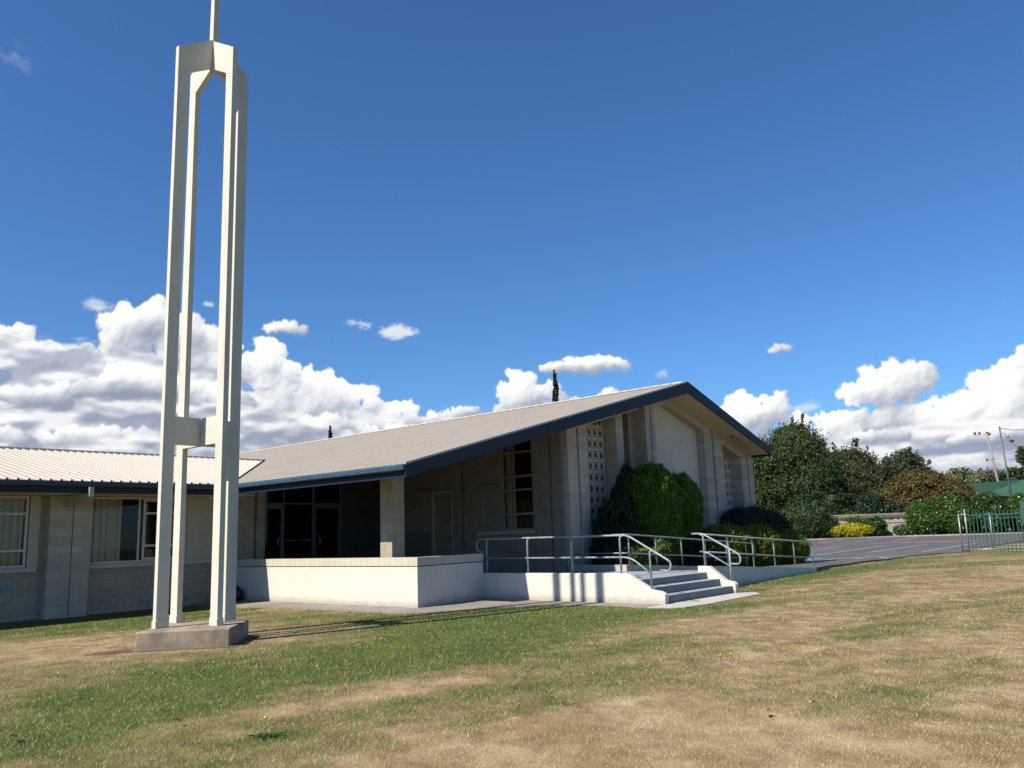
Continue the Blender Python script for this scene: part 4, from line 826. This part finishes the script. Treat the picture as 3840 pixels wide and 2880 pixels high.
def tree(name, base, height, bl, n, size, mat, seed, label, r0=.3, cat='tree', group=None, twigs=0, **kw):
    t = empty(name, base, label, cat, group); blobs = pb(base, bl)
    g = random.Random(seed); tm = []; tv = []
    for i in range(twigs):                         # whippy twigs sticking out of the top of the crown
        b = g.choice(blobs); a = g.uniform(0, 6.28); u = g.uniform(.5, 1.)
        p = Vector((b[0]+math.cos(a)*b[3]*.55, b[1]+math.sin(a)*b[4]*.55, b[2]+b[5]*.7)); q = p+Vector((math.cos(a)*.5, math.sin(a)*.5, .7+.8*u))
        tm.append([Vector((base[0], base[1], base[2]+height*.6)), p, (p+q)/2+Vector((.05, 0, .05)), q])
        for s_ in (.3, .6, .85, 1.0): c_q = p.lerp(q, s_); tv.append((c_q.x, c_q.y, c_q.z, .16, .16, .2))
    limbs(base, base[2]+height, r0, 14, seed, t, M_bark, extra=tm)
    V = foliage('crown', blobs, n, size, mat, seed, parent=t, **kw)
    if twigs: foliage('twig_leaves', tv, twigs*70, size*.9, mat, seed+9, parent=t, core=0, spread=.4, clump=5, csig=.35)
    return t

L_conifer = leaf_mat('bright_conifer', (.024, .09, .008), (.15, .31, .025), trans=.3)
L_darkcon = leaf_mat('dark_conifer', (.010, .028, .010), (.022, .055, .016), trans=.15)
L_juniper = leaf_mat('golden_juniper', (.075, .12, .016), (.29, .32, .028), trans=.35)
L_grevillea = leaf_mat('pale_fronds', (.10, .16, .03), (.22, .27, .06), trans=.35)
L_bay = leaf_mat('glossy_hedge', (.030, .080, .012), (.10, .17, .030), (.20, .26, .07), trans=.25, rough=.35)
L_bay2 = leaf_mat('glossy_hedge_dark', (.020, .055, .012), (.065, .12, .025), (.14, .19, .06), trans=.25, rough=.35)
L_yellow = leaf_mat('yellow_shrub_leaf', (.30, .30, .015), (.70, .58, .02), trans=.35)
L_olive = leaf_mat('olive_tree_leaf', (.035, .060, .018), (.100, .130, .036), (.17, .18, .06), trans=.3)
L_olive2 = leaf_mat('brown_olive_leaf', (.040, .058, .022), (.105, .118, .044), trans=.3)
L_dkgreen = leaf_mat('deep_green_leaf', (.018, .046, .012), (.055, .098, .026), trans=.25)
L_rust = leaf_mat('rusty_autumn_leaf', (.10, .090, .024), (.17, .115, .038), (.19, .085, .035), trans=.3)
L_pale = leaf_mat('pale_willow_leaf', (.14, .17, .07), (.24, .26, .12), trans=.3)
L_brown = leaf_mat('mauve_brown_leaf', (.10, .085, .06), (.18, .14, .10), trans=.2)
L_ivy = leaf_mat('ivy_leaf', (.016, .050, .014), (.060, .11, .030), (.16, .07, .04), trans=.2)

# the bed in front of the gable
shrub('conifer_bush', (21.85, 13.35, .3), [(-.1, 0, 1.75, 1.12, .62, 1.25), (-.15, -.05, 2.2, .95, .55, .90), (.1, 0, 1.1, .95, .6, 1.0), (.25, .05, .55, .7, .5, .7)], 70000, .050, L_conifer, 11,
      'big bright green clipped conifer dome in front of the white gable panel', clump=40, csig=.05, spread=.05, upright=1., core=.92, aspect=2.2)
shrub('conifer_bush', (23.45, 13.35, .25), [(.0, .05, 1.85, .90, .6, 1.05), (-.2, .05, 1.3, .85, .55, .95), (-.4, .0, .75, .6, .5, .7)], 46000, .050, L_conifer, 12,
      'lower green conifer dome merged with the right side of the big bright one', clump=40, csig=.05, spread=.05, upright=1., core=.92, aspect=2.2)
shrub('conifer_bush', (20.1, 13.55, .35), [(-.05, 0, .95, .78, .42, .98), (.45, .05, 1.5, .5, .38, .95), (-.25, 0, .6, .75, .4, .6), (.85, .1, 2.15, .36, .3, .82)], 36000, .055, L_darkcon, 13,
      'dark shaded conifer between the breeze block screen and the bright dome', clump=30, csig=.07, spread=.07, core=.88, upright=1., aspect=2.)
shrub('low_shrub', (19.7, 12.95, .35), [(-.4, 0, .35, .6, .45, .45), (.5, .1, .4, .7, .45, .5)], 8000, .06, L_darkcon, 14,
      'low dark shrub behind the landing kerb under the shaded conifer', clump=20, csig=.12, core=.8)
shrub('fern_shrub', (19.9, 12.75, .35), [(-.3, -.05, .45, .55, .35, .28), (.5, -.1, .55, .75, .38, .28), (1.0, 0, .42, .4, .3, .25)], 2600, .10, L_grevillea, 15,
      'pale green feathery shrub poking through the far handrail', core=0, clump=14, csig=.12, spread=.3, up=.8, aspect=2.4)
shrub('hedge', (28.6, 13.35, .1), [(-.75, .1, 1.1, 1.1, .7, .88), (.3, .1, 1.1, 1.2, .75, .90), (1.4, .1, .95, 1.0, .7, .9)], 45000, .06, L_darkcon, 16,
      'dark rounded hedge at the right corner of the gable wall', clump=26, csig=.08, spread=.08, core=.88)
for i, (cx, cy, rx, rz, lab, mt) in enumerate(((23.7, 12.95, 1.3, 1.1, 'dark green juniper mound under the bright conifer dome', L_darkcon), (25.2, 12.9, 1.3, 1.36, 'olive juniper mound in the middle of the bed behind the ramp', L_juniper), (27.2, 12.8, 1.5, 1.42, 'golden green juniper mound before the dark corner hedge', L_juniper), (29.6, 12.8, 1.45, 1.22, 'rightmost golden green juniper mound at the end of the bed', L_juniper))):
    z = .42-.055*(cx-20)
    shrub('juniper', (cx, cy, max(z, .05)), [(0, 0, rz*.42, rx*.85, .58, rz*.55), (-.5, .1, rz*.55, rx*.55, .5, rz*.42), (.5, -.05, rz*.5, rx*.6, .5, rz*.45)], 24000, .065, mt, 20+i, lab, group='juniper mounds along the ramp', clump=26, csig=.10, spread=.12, core=.84, upright=.5, aspect=2.4)

# shrubs and hedges beyond the car park
shrub('yellow_shrub', (85.5, 30.1, .08), [(0, 1.0, .62, 1.0, 1.3, .65), (0, -.9, .62, 1.0, 1.3, .66), (.1, 0, .68, 1.0, 1.4, .66)], 20000, .11, L_yellow, 31, 'flat topped bright yellow shrub beside the far kerb', clump=20, csig=.1, core=.85)
shrub('round_shrub', (88.3, 30.7, .08), [(0, 0, 1.35, 1.0, 1.45, .95)], 9000, .14, L_bay, 32, 'round green shrub rising behind the yellow shrub', clump=16, csig=.12, core=.85)
shrub('round_shrub', (87.0, 28.0, .08), [(0, 0, .85, .9, .95, .95)], 9000, .14, L_bay2, 33, 'dark green shrub just right of the yellow shrub by the fence', clump=16, csig=.12, core=.85)
shrub('flowering_shrub', (87.3, 25.4, .08), [(0, .3, .5, .5, .6, .5), (.2, -.5, .45, .45, .5, .4)], 1800, .14, leaf_mat('flowering_leaf', (.04, .08, .025), (.11, .15, .06), (.5, .48, .42), trans=.2), 34, 'small loose flowering shrub against the grey palings', clump=10, csig=.2, core=.6)
hl = ['tall glossy green hedge bush standing against the paling fence end', 'second tall glossy hedge bush, leftmost behind the green railings', 'tall pale topped hedge bush in front of the green roofed house', 'hedge bush at the far right edge behind the green railings']
for i, (bx, by, h, w) in enumerate(((88.3, 23.6, 3.25, 1.75), (89.2, 21.3, 3.6, 1.9), (91.2, 18.6, 3.7, 1.85), (93., 15.9, 3.5, 1.8))):
    shrub('tall_hedge_bush', (bx, by, .08), [(0, 0, h*.34, 1.3, w*.82, h*.4), (.1, .2, h*.65, 1.15, w*.75, h*.36), (-.2, -w*.45, h*.4, 1.0, w*.5, h*.34), (0, w*.45, h*.42, 1.0, w*.5, h*.34)], 20000, .15, (L_bay, L_bay, L_bay2, L_bay)[i], 40+i, hl[i], 'hedge', 'tall hedge bushes behind the car park', clump=14, csig=.11, spread=.14, core=.84)

# trees beyond the fence
tree('broadleaf_tree', (92, 38.3, -.2), 10.5, [(0, -1, 9.5, 3.0, 3.0, 3.0), (-.5, 1.6, 8.6, 2.8, 2.8, 2.7), (0, -2.6, 7.2, 2.6, 2.6, 3.0), (0, .6, 6., 3.2, 3.4, 3.2), (.5, -2.3, 4., 2.8, 3.0, 2.8), (0, 2.6, 4.6, 2.8, 3., 3.6), (0, -.6, 11.2, 1.8, 1.8, 1.7)], 80000, .17, L_olive, 51,
     'tallest olive green tree, standing just right of the church gable', r0=.45, twigs=16, clump=46, csig=.13, spread=.16, core=.68)
tree('broadleaf_tree', (93, 43.6, -.2), 9.5, [(0, 0, 8.3, 2.8, 2.8, 3.0), (0, -1.5, 5.5, 3., 3., 3.2), (0, 2, 6., 3., 3., 3.6), (0, 0, 3, 3, 3.4, 3)], 46000, .17, L_olive2, 52,
     'brownish olive tree half hidden behind the right end of the church roof', r0=.35, twigs=12, clump=46, csig=.13, spread=.2, core=.6)
tree('broadleaf_tree', (95, 32.2, -.2), 8.4, [(0, 0, 7.0, 2.6, 2.5, 2.6), (0, -1.6, 5.4, 2.6, 2.4, 2.6), (0, 1., 4.6, 2.8, 2.8, 3.), (0, -.5, 2.6, 2.6, 3.2, 2.4), (0, .6, 8.3, 1.5, 1.6, 1.4), (0, 2.0, 7.0, 1.8, 1.8, 2.2), (0, -2.8, 5.6, 1.8, 1.6, 2.0)], 60000, .16, L_olive2, 53,
     'dull green twiggy topped tree in the middle of the row beyond the paling fence', r0=.3, twigs=14, clump=46, csig=.13, core=.7)
tree('evergreen_tree', (89.5, 34.2, -.2), 7.6, [(0, -.6, 6.4, 1.5, 1.4, 1.7), (0, .4, 4.9, 1.8, 1.9, 2.0), (0, 1.4, 3.0, 2.0, 2.2, 2.2), (0, -1.2, 3.6, 1.8, 1.6, 2.0), (0, -1.6, 1.9, 1.8, 1.8, 1.6)], 38000, .16, L_dkgreen, 54,
     'deep green evergreen narrow at the top, in front of the two olive trees', r0=.22, clump=46, csig=.13, core=.8)
tree('broadleaf_tree', (111, 31.6, 0), 9.0, [(0, 0, 7.7, 2.4, 2.5, 2.2), (0, 1.8, 6.4, 2.2, 2.3, 2.0), (0, -1.6, 6., 2., 2., 2.), (0, 0, 4.0, 2.6, 3., 2.4)], 26000, .20, L_olive2, 55,
     'thin brownish tree showing above the rusty domed tree', r0=.3, twigs=10, clump=46, csig=.13, core=.6)
tree('domed_tree', (94, 25.3, -.1), 5.6, [(0, 0, 4.6, 2.8, 3.2, 1.95), (0, 2.6, 3.9, 2.4, 2.3, 1.8), (0, -2.6, 3.8, 2.4, 2.4, 1.6), (-.6, 0, 3.2, 2.6, 3.8, 1.5), (0, -4.0, 3.1, 1.8, 1.4, 1.1), (0, 4.0, 2.9, 1.8, 1.4, 1.2)], 60000, .16, L_rust, 56,
     'wide domed tree with rusty brown autumn leaves beyond the fence', r0=.25, clump=44, csig=.09, spread=.09, core=.84, up=.8)
shrub('ivy_thicket', (84.8, 33.6, .05), [(0, 0, 1.7, 1.3, 1.9, 1.7), (.3, 2.2, 1.5, 1.3, 1.8, 1.6), (.5, -1.5, 1.1, 1.0, 1.1, 1.1), (-.8, 3.6, 1.2, 1.2, 1.4, 1.3)], 26000, .15, L_ivy, 57, 'dark leafy thicket spilling over the paling fence at its left end', cat='shrub', clump=18, csig=.12, spread=.16, core=.8)
shrub('thicket', (91.5, 30.0, 0), [(0, 0, 2.3, 1.2, 2.2, 1.9), (0, 3, 2.6, 1.4, 2.2, 2.2), (0, -3.4, 2.0, 1.1, 2.4, 1.6), (0, -7, 1.7, 1.1, 2.4, 1.3)], 30000, .17, L_darkcon, 58, 'dark undergrowth filling the gap below the trees behind the lattice', clump=18, csig=.14, core=.85)
tree('willow_tree', (150, 34.4, 5.2), 4.2, [(0, 0, 2.2, 2., 2.0, 1.9), (0, -2.0, 1.8, 2., 1.6, 1.4)], 6000, .34, L_pale, 59, 'distant pale green tree left above the green roof', r0=.25, clump=14, csig=.2, spread=.25, core=.4)
tree('bare_tree', (152, 30.8, 5.2), 3.6, [(0, 0, 2.2, 1.8, 2.4, 1.5), (0, -2.6, 1.7, 1.6, 1.4, 1.2)], 5000, .30, L_brown, 60, 'distant mauve brown tree above the middle of the green roof', r0=.25, clump=12, csig=.25, spread=.3, core=.3)
tree('gum_tree', (140, 22.3, 4), 9.4, [(0, 0, 6.2, 1.4, 1.5, 1.3), (0, -.9, 4.9, 1.6, 1.8, 1.2), (0, .7, 5.6, .9, .8, .8), (0, -1.8, 6.8, 1.2, 1.6, 1.2), (0, -.6, 3.2, 2, 2.6, 1.2)], 8000, .34, L_olive2, 61, 'dark gum tree cut by the right edge behind the green roof', r0=.3, clump=16, csig=.16, core=.5)
tree('broadleaf_tree', (138, 24.3, 3), 5.4, [(0, 0, 3.6, 2., 2.4, 1.6), (0, -3., 4.2, 2., 3.0, 1.4), (0, -6, 4.4, 2., 3.0, 1.4)], 8000, .34, L_dkgreen, 62, 'low green tree mass behind the roof between the two poles and the gum', r0=.3, clump=18, csig=.13, core=.75)
def cypress(base, h, w, seed, label):
    bl = [(0.04*math.sin(i*2), .05*math.cos(i*3), h*(.12+.11*i), w*(1.05-.1*i if i > 1 else .95), w*(1.05-.1*i if i > 1 else .95), h*.11) for i in range(8)]+[(0, 0, h*.97, w*.12, w*.12, h*.05)]
    t = empty('cypress_tree', base, label, 'tree', 'pencil cypresses behind the hall'); m = MB(); m.tube([base, (base[0], base[1], base[2]+h*.9)], [.12, .02], 6); m.build('trunk', M_bark, t)
    foliage('crown', pb(base, bl), 9000, .17, L_dkcyp, seed, parent=t, core=.8, clump=16, csig=.12, spread=.15, up=.5)
L_dkcyp = leaf_mat('cypress_leaf', (.018, .035, .012), (.055, .075, .022), trans=.15)
cypress((50, 38.65, 0), 13.4, .48, 71, 'pencil cypress standing above the roof near the right half of the ridge')
cypress((60, 80.1, 0), 14.7, .50, 72, 'smaller looking pencil cypress tip above the left part of the ridge')

# ------------------------------------------------------------------ fence, railings, poles, house
fence = empty('paling_fence', (88, 28, 0), 'weathered grey paling fence with lattice top beyond the car park', 'fence')
FP = [(82.5, 40.0), (86.4, 32.4), (89.6, 25.5), (91.0, 19.0)]; m = MB(); lt = MB(); rl = MB(); g = random.Random(5)
for (xa, ya), (xb, yb) in zip(FP[:-1], FP[1:]):
    l = math.hypot(xb-xa, yb-ya); ux, uy = (xb-xa)/l, (yb-ya)/l; nx, ny = -uy*.02, ux*.02; s = 0
    while s < l:
        w = .13; h = 1.72+g.uniform(-.05, .05); x0, y0 = xa+ux*s, ya+uy*s; x1, y1 = x0+ux*w, y0+uy*w
        m.prism([(x0-nx, y0-ny), (x1-nx, y1-ny), (x1+nx, y1+ny), (x0+nx, y0+ny)], -.05, h); s += .155
    for z in (.4, 1.4): rl.hexa([(xa-2*nx, ya-2*ny, z), (xb-2*nx, yb-2*ny, z), (xb-4*nx, yb-4*ny, z), (xa-4*nx, ya-4*ny, z), (xa-2*nx, ya-2*ny, z+.08), (xb-2*nx, yb-2*ny, z+.08), (xb-4*nx, yb-4*ny, z+.08), (xa-4*nx, ya-4*ny, z+.08)])
    rl.hexa([(xa-nx, ya-ny, 2.26), (xb-nx, yb-ny, 2.26), (xb+nx, yb+ny, 2.26), (xa+nx, ya+ny, 2.26), (xa-nx, ya-ny, 2.31), (xb-nx, yb-ny, 2.31), (xb+nx, yb+ny, 2.31), (xa+nx, ya+ny, 2.31)])
    s = -.5
    while s < l:
        for sg in (1, -1):
            s0, s1 = (s, s+.5) if sg > 0 else (s+.5, s); s0c, s1c = max(0, min(l, s0)), max(0, min(l, s1))
            if abs(s0c-s1c) < .1: continue
            lt.tube([(xa+ux*s0c+nx*sg*.5, ya+uy*s0c+ny*sg*.5, 1.78), (xa+ux*s1c+nx*sg*.5, ya+uy*s1c+ny*sg*.5, 2.27)], .015, 4)
        s += .19
m.build('palings', M_wood, fence); rl.build('rails', M_wood, fence); lt.build('lattice', simple('pale_lattice', (.50, .46, .39), .9), fence)
railing = empty('green_railing', (42.4, 8, 0), 'green steel picket railing with grey end posts at the lawn edge by the car park', 'fence')
XF = 42.4
for y in (9.93, 9.66):
    m = MB(); m.tube([(XF, y, -.1), (XF, y, 1.72 if y > 9.8 else 1.95)], .035); m.build('post', M_greyfence, railing)
for y in (7.1, 4.6, 2.1):
    m = MB(); m.box(XF-.04, XF+.04, y-.04, y+.04, -.1, 1.9); m.build('post', M_greenfence, railing)
m = MB(); m.tube([(XF, 9.95, 1.70), (XF, 9.55, 1.70)], .03); m.tube([(XF, 9.9, .14), (XF, 8.1, .14)], .04); m.build('grey_rail', M_greyfence, railing)
for z in (1.66, .16):
    m = MB(); m.box(XF-.02, XF+.02, -1, 9.55, z-.025, z+.025); m.build('rail', M_greenfence, railing)
y = 9.5; g = random.Random(8)
while y > -.9:
    m = MB(); m.box(XF-.014, XF+.014, y-.014, y+.014, .03, 1.82); m.build('picket', M_greenfence, railing); y -= .155
m = MB(); m.box(XF+.6, XF+.64, 4.6, 7.55, .1, 2.2); m.build('solid_panel', M_greenfence, railing)
gate = empty('green_gate', (45.5, 8.6, 0), 'second green picket gate panel standing behind the first railing', 'gate')
for z in (1.5, .2): 
    m = MB(); m.box(45.48, 45.52, 6.0, 9.6, z-.02, z+.02); m.build('rail', M_greenfence, gate)
y = 9.55
while y > 6.:
    m = MB(); m.box(45.49, 45.51, y-.012, y+.012, .05, 1.6); m.build('picket', M_greenfence, gate); y -= .17
m = MB(); m.tube([(45.5, 9.3, -.05), (45.5, 9.3, 1.75)], .03); m.build('post', M_greyfence, gate)

pa = empty('utility_pole', (95, 17.2, 0), 'slim dark steel service pole in front of the green roofed house', 'pole', 'utility poles on the right')
m = MB(); m.tube([(95, 17.2, 0), (95, 17.5, 10.5)], [.12, .07]); m.build('mast', M_steelpole, pa)
m = MB(); m.tube(bend([(95, 17.3, 9.9), (95, 16.9, 9.5), (95, 16.7, 9.0)], .1), .02); m.build('bracket', M_steelpole, pa)
for y, z in ((16.9, 9.45), (16.55, 8.95)):
    m = MB(); m.add(*blob((95, y, z), .14, .2, .13, 2, .05, 2), True); m.build('insulator', M_greyfence if z > 9 else M_black, pa)
m = MB(); m.tube([(95, 17.5, 10.3), (95, 16.2, 9.98), (95.5, 12, 9.9), (97, 0, 10.0)], .03, 5); tag(m.build('power_cable', M_black, loc=(95, 17.5, 10.3)), 'dark cable running right from the slim service pole', 'cable')
pw = empty('utility_pole', (125, 23.6, 0), 'weathered timber pole with crossarm leaning over the green roof', 'pole', 'utility poles on the right')
m = MB(); m.tube([(125, 23.5, 0), (125, 24.6, 12.6)], [.20, .13]); m.build('mast', M_pole, pw)
m = MB(); m.box(124.9, 125.1, 24.4, 26.1, 12.35, 12.5); m.box(124.9, 125.1, 24.4, 25.0, 8.9, 9.05); m.build('crossarm', M_wood, pw)
for y, z in ((26.0, 12.75), (25.45, 12.7), (24.55, 12.65), (24.3, 12.5), (24.95, 9.1)):
    m = MB(); m.tube([(125, y, z-.25), (125, y, z-.05), (125, y, z+.1), (125, y, z+.15)], [.06, .16, .16, .06], 8); m.build('insulator', M_porc, pw)
m = MB(); m.tube([(125, 25, 9.2), (124, 20, 8.7), (122, 12, 9.3)], .02, 5); tag(m.build('power_cable', M_black, loc=(125, 25, 9.2)), 'thin cable from the lower arm of the timber pole', 'cable')

house = empty('house', (115, 20, 0), 'low white house with green corrugated hip roof behind the hedge', 'house')
m = MB(); m.box(112.4, 122, 12, 23.4, 0, 3.95); m.build('wall', M_whitewall, house)
m = MB(); m.box(112.1, 112.38, 12, 24.6, 3.45, 4.0); m.build('veranda_beam', M_alu, house)
for y in (21.2, 19.6, 17.0):
    m = MB(); m.box(112.34, 112.39, y-.6, y+.6, 1.2, 3.1); m.build('window', M_dark, house)
m = MB(); m.add([(112, 25.3, 4.0), (112, 19.5, 4.0), (116, 19.5, 5.9), (115, 25.9, 5.75), (124, 25.9, 4.0), (124, 19.5, 4.)], [(0, 1, 2, 3), (3, 2, 5, 4), (0, 3, 4)]); m.build('roof', simple('dark_green_roof_iron', (.03, .085, .045), .5, .1, var=.12, vscale=.6), house)
m = MB(); m.add([(111.6, 23.4, 4.15), (111.6, 12.5, 4.05), (115.5, 15., 7.3), (115.5, 18.2, 6.3), (124, 12.5, 4.), (124, 23.4, 4.)], [(0, 1, 2, 3), (3, 2, 4, 5), (0, 3, 5), (1, 4, 2)]); m.build('roof', M_greenroof, house)
m = MB(); m.box(111.5, 111.6, 12.5, 23.4, 3.95, 4.1); m.build('gutter', M_alu, house)
ladder = empty('ladder', (98, 21.3, 0), 'white ladder leaning up behind the hedge before the green roof', 'ladder')
for dy in (0, -.22):
    m = MB(); m.tube([(98, 21.9+dy, 1.5), (98.3, 20.95+dy, 4.1)], .05, 6); m.build('stile', M_white, ladder)
m = MB(); 
for t in (.2, .4, .6, .75): m.tube([(98+.3*t, 21.9-.95*t, 1.5+2.6*t), (98+.3*t, 21.68-.95*t, 1.5+2.6*t)], .03, 5)
m.build('rungs', M_white, ladder)

# ------------------------------------------------------------------ small things on the lawn
def leaf(name, x, y, s, ang, mat, label, cat):
    z = float(lawn_z(np.array([x]), np.array([y]))[0])+.05; m = MB(); n = 9; vs = []
    for i in range(n):
        t = i/(n-1); w = math.sin(math.pi*t)**.8*s*.28*(1+.25*math.sin(i*2.6)); u = (t-.5)*s
        for sg in (-1, 0, 1): vs.append((x+math.cos(ang)*u-math.sin(ang)*w*sg, y+math.sin(ang)*u+math.cos(ang)*w*sg, z+.012*math.sin(t*5+ang)+(.012 if sg else 0)))
    m.add(vs, [(3*i+k, 3*i+k+1, 3*i+k+4, 3*i+k+3) for i in range(n-1) for k in (0, 1)], True)
    return tag(m.build(name, mat, loc=(x, y, z)), label, cat)
D1 = simple('dry_leaf_tan', (.95, .62, .36), .8, var=.3, vscale=30); D2 = simple('dry_leaf_red', (.60, .24, .12), .8, var=.3, vscale=30); D3 = simple('pale_petal', (.75, .72, .62), .8)
leaf('dry_leaf', 2.68, 7.67, .13, .8, D1, 'curled tan and red dry leaf on the grass at the lower left', 'leaf')
leaf('dry_leaf', 3.72, 7.03, .07, .3, D2, 'small red dry leaf on the brown grass below the plinth', 'leaf')
leaf('dry_leaf', 6.67, 6.58, .08, 1.2, D3, 'single pale leaf on the straw coloured patch mid lawn', 'leaf')
leaf('dry_leaf', 6.59, 3.11, .12, .2, simple('dry_leaf_yellow', (.85, .72, .30), .8, var=.3, vscale=30), 'ragged yellow leaf on the brown grass lower right', 'leaf')
leaf('dry_leaf', 7.08, 2.93, .07, 1.4, D1, 'small orange tan leaf right of the ragged yellow leaf', 'leaf')
def flower(x, y, h, mat, label):
    z = float(lawn_z(np.array([x]), np.array([y]))[0]); t = empty('lawn_flower', (x, y, z), label, 'flower')
    m = MB(); m.tube([(x, y, z), (x+.005, y, z+h)], .003, 5); m.build('stalk', L_conifer, t)
    m = MB(); m.add(*blob((x+.005, y, z+h+.008), .017, .017, .012, 4, .1, 1), True); m.build('bloom', mat, t)
Y = simple('dandelion_yellow', (.8, .65, .02), .7)
flower(4.16, 6.41, .06, Y, 'lone yellow dandelion above the weed rosette')
for (x_, y_), lb in zip(((9.0, 4.75), (9.12, 4.68), (9.28, 4.66)), ('left yellow flower of the three in the right lawn', 'middle yellow flower of the three in the right lawn', 'right yellow flower of the three in the right lawn')): flower(x_, y_, .06, Y, lb)
flower(4.24, 10.87, .06, D3, 'white clover flower in the lawn left of the plinth'); flower(6.15, 8.43, .06, D3, 'white clover flower in the green band mid lawn'); flower(8.26, 9.78, .06, D3, 'white clover flower near the tower shadow')
wv = MB(); g = random.Random(3)
for i in range(26):
    a = g.uniform(0, 6.28); l = g.uniform(.05, .12); w = l*.14; x0, y0 = 3.9+g.uniform(-.1, .1), 6.02+g.uniform(-.06, .06); c, s = math.cos(a), math.sin(a)
    wv.add([(x0, y0, .01), (x0+c*l*.5-s*w, y0+s*l*.5+c*w, .03), (x0+c*l, y0+s*l, .022), (x0+c*l*.5+s*w, y0+s*l*.5-c*w, .03)], [(0, 1, 2, 3)])
tag(wv.build('weed', leaf_mat('weed_leaf', (.03, .10, .02), (.07, .17, .03)), loc=(3.9, 6.02, 0)), 'low green weed rosette in the brown grass at lower centre', 'weed')
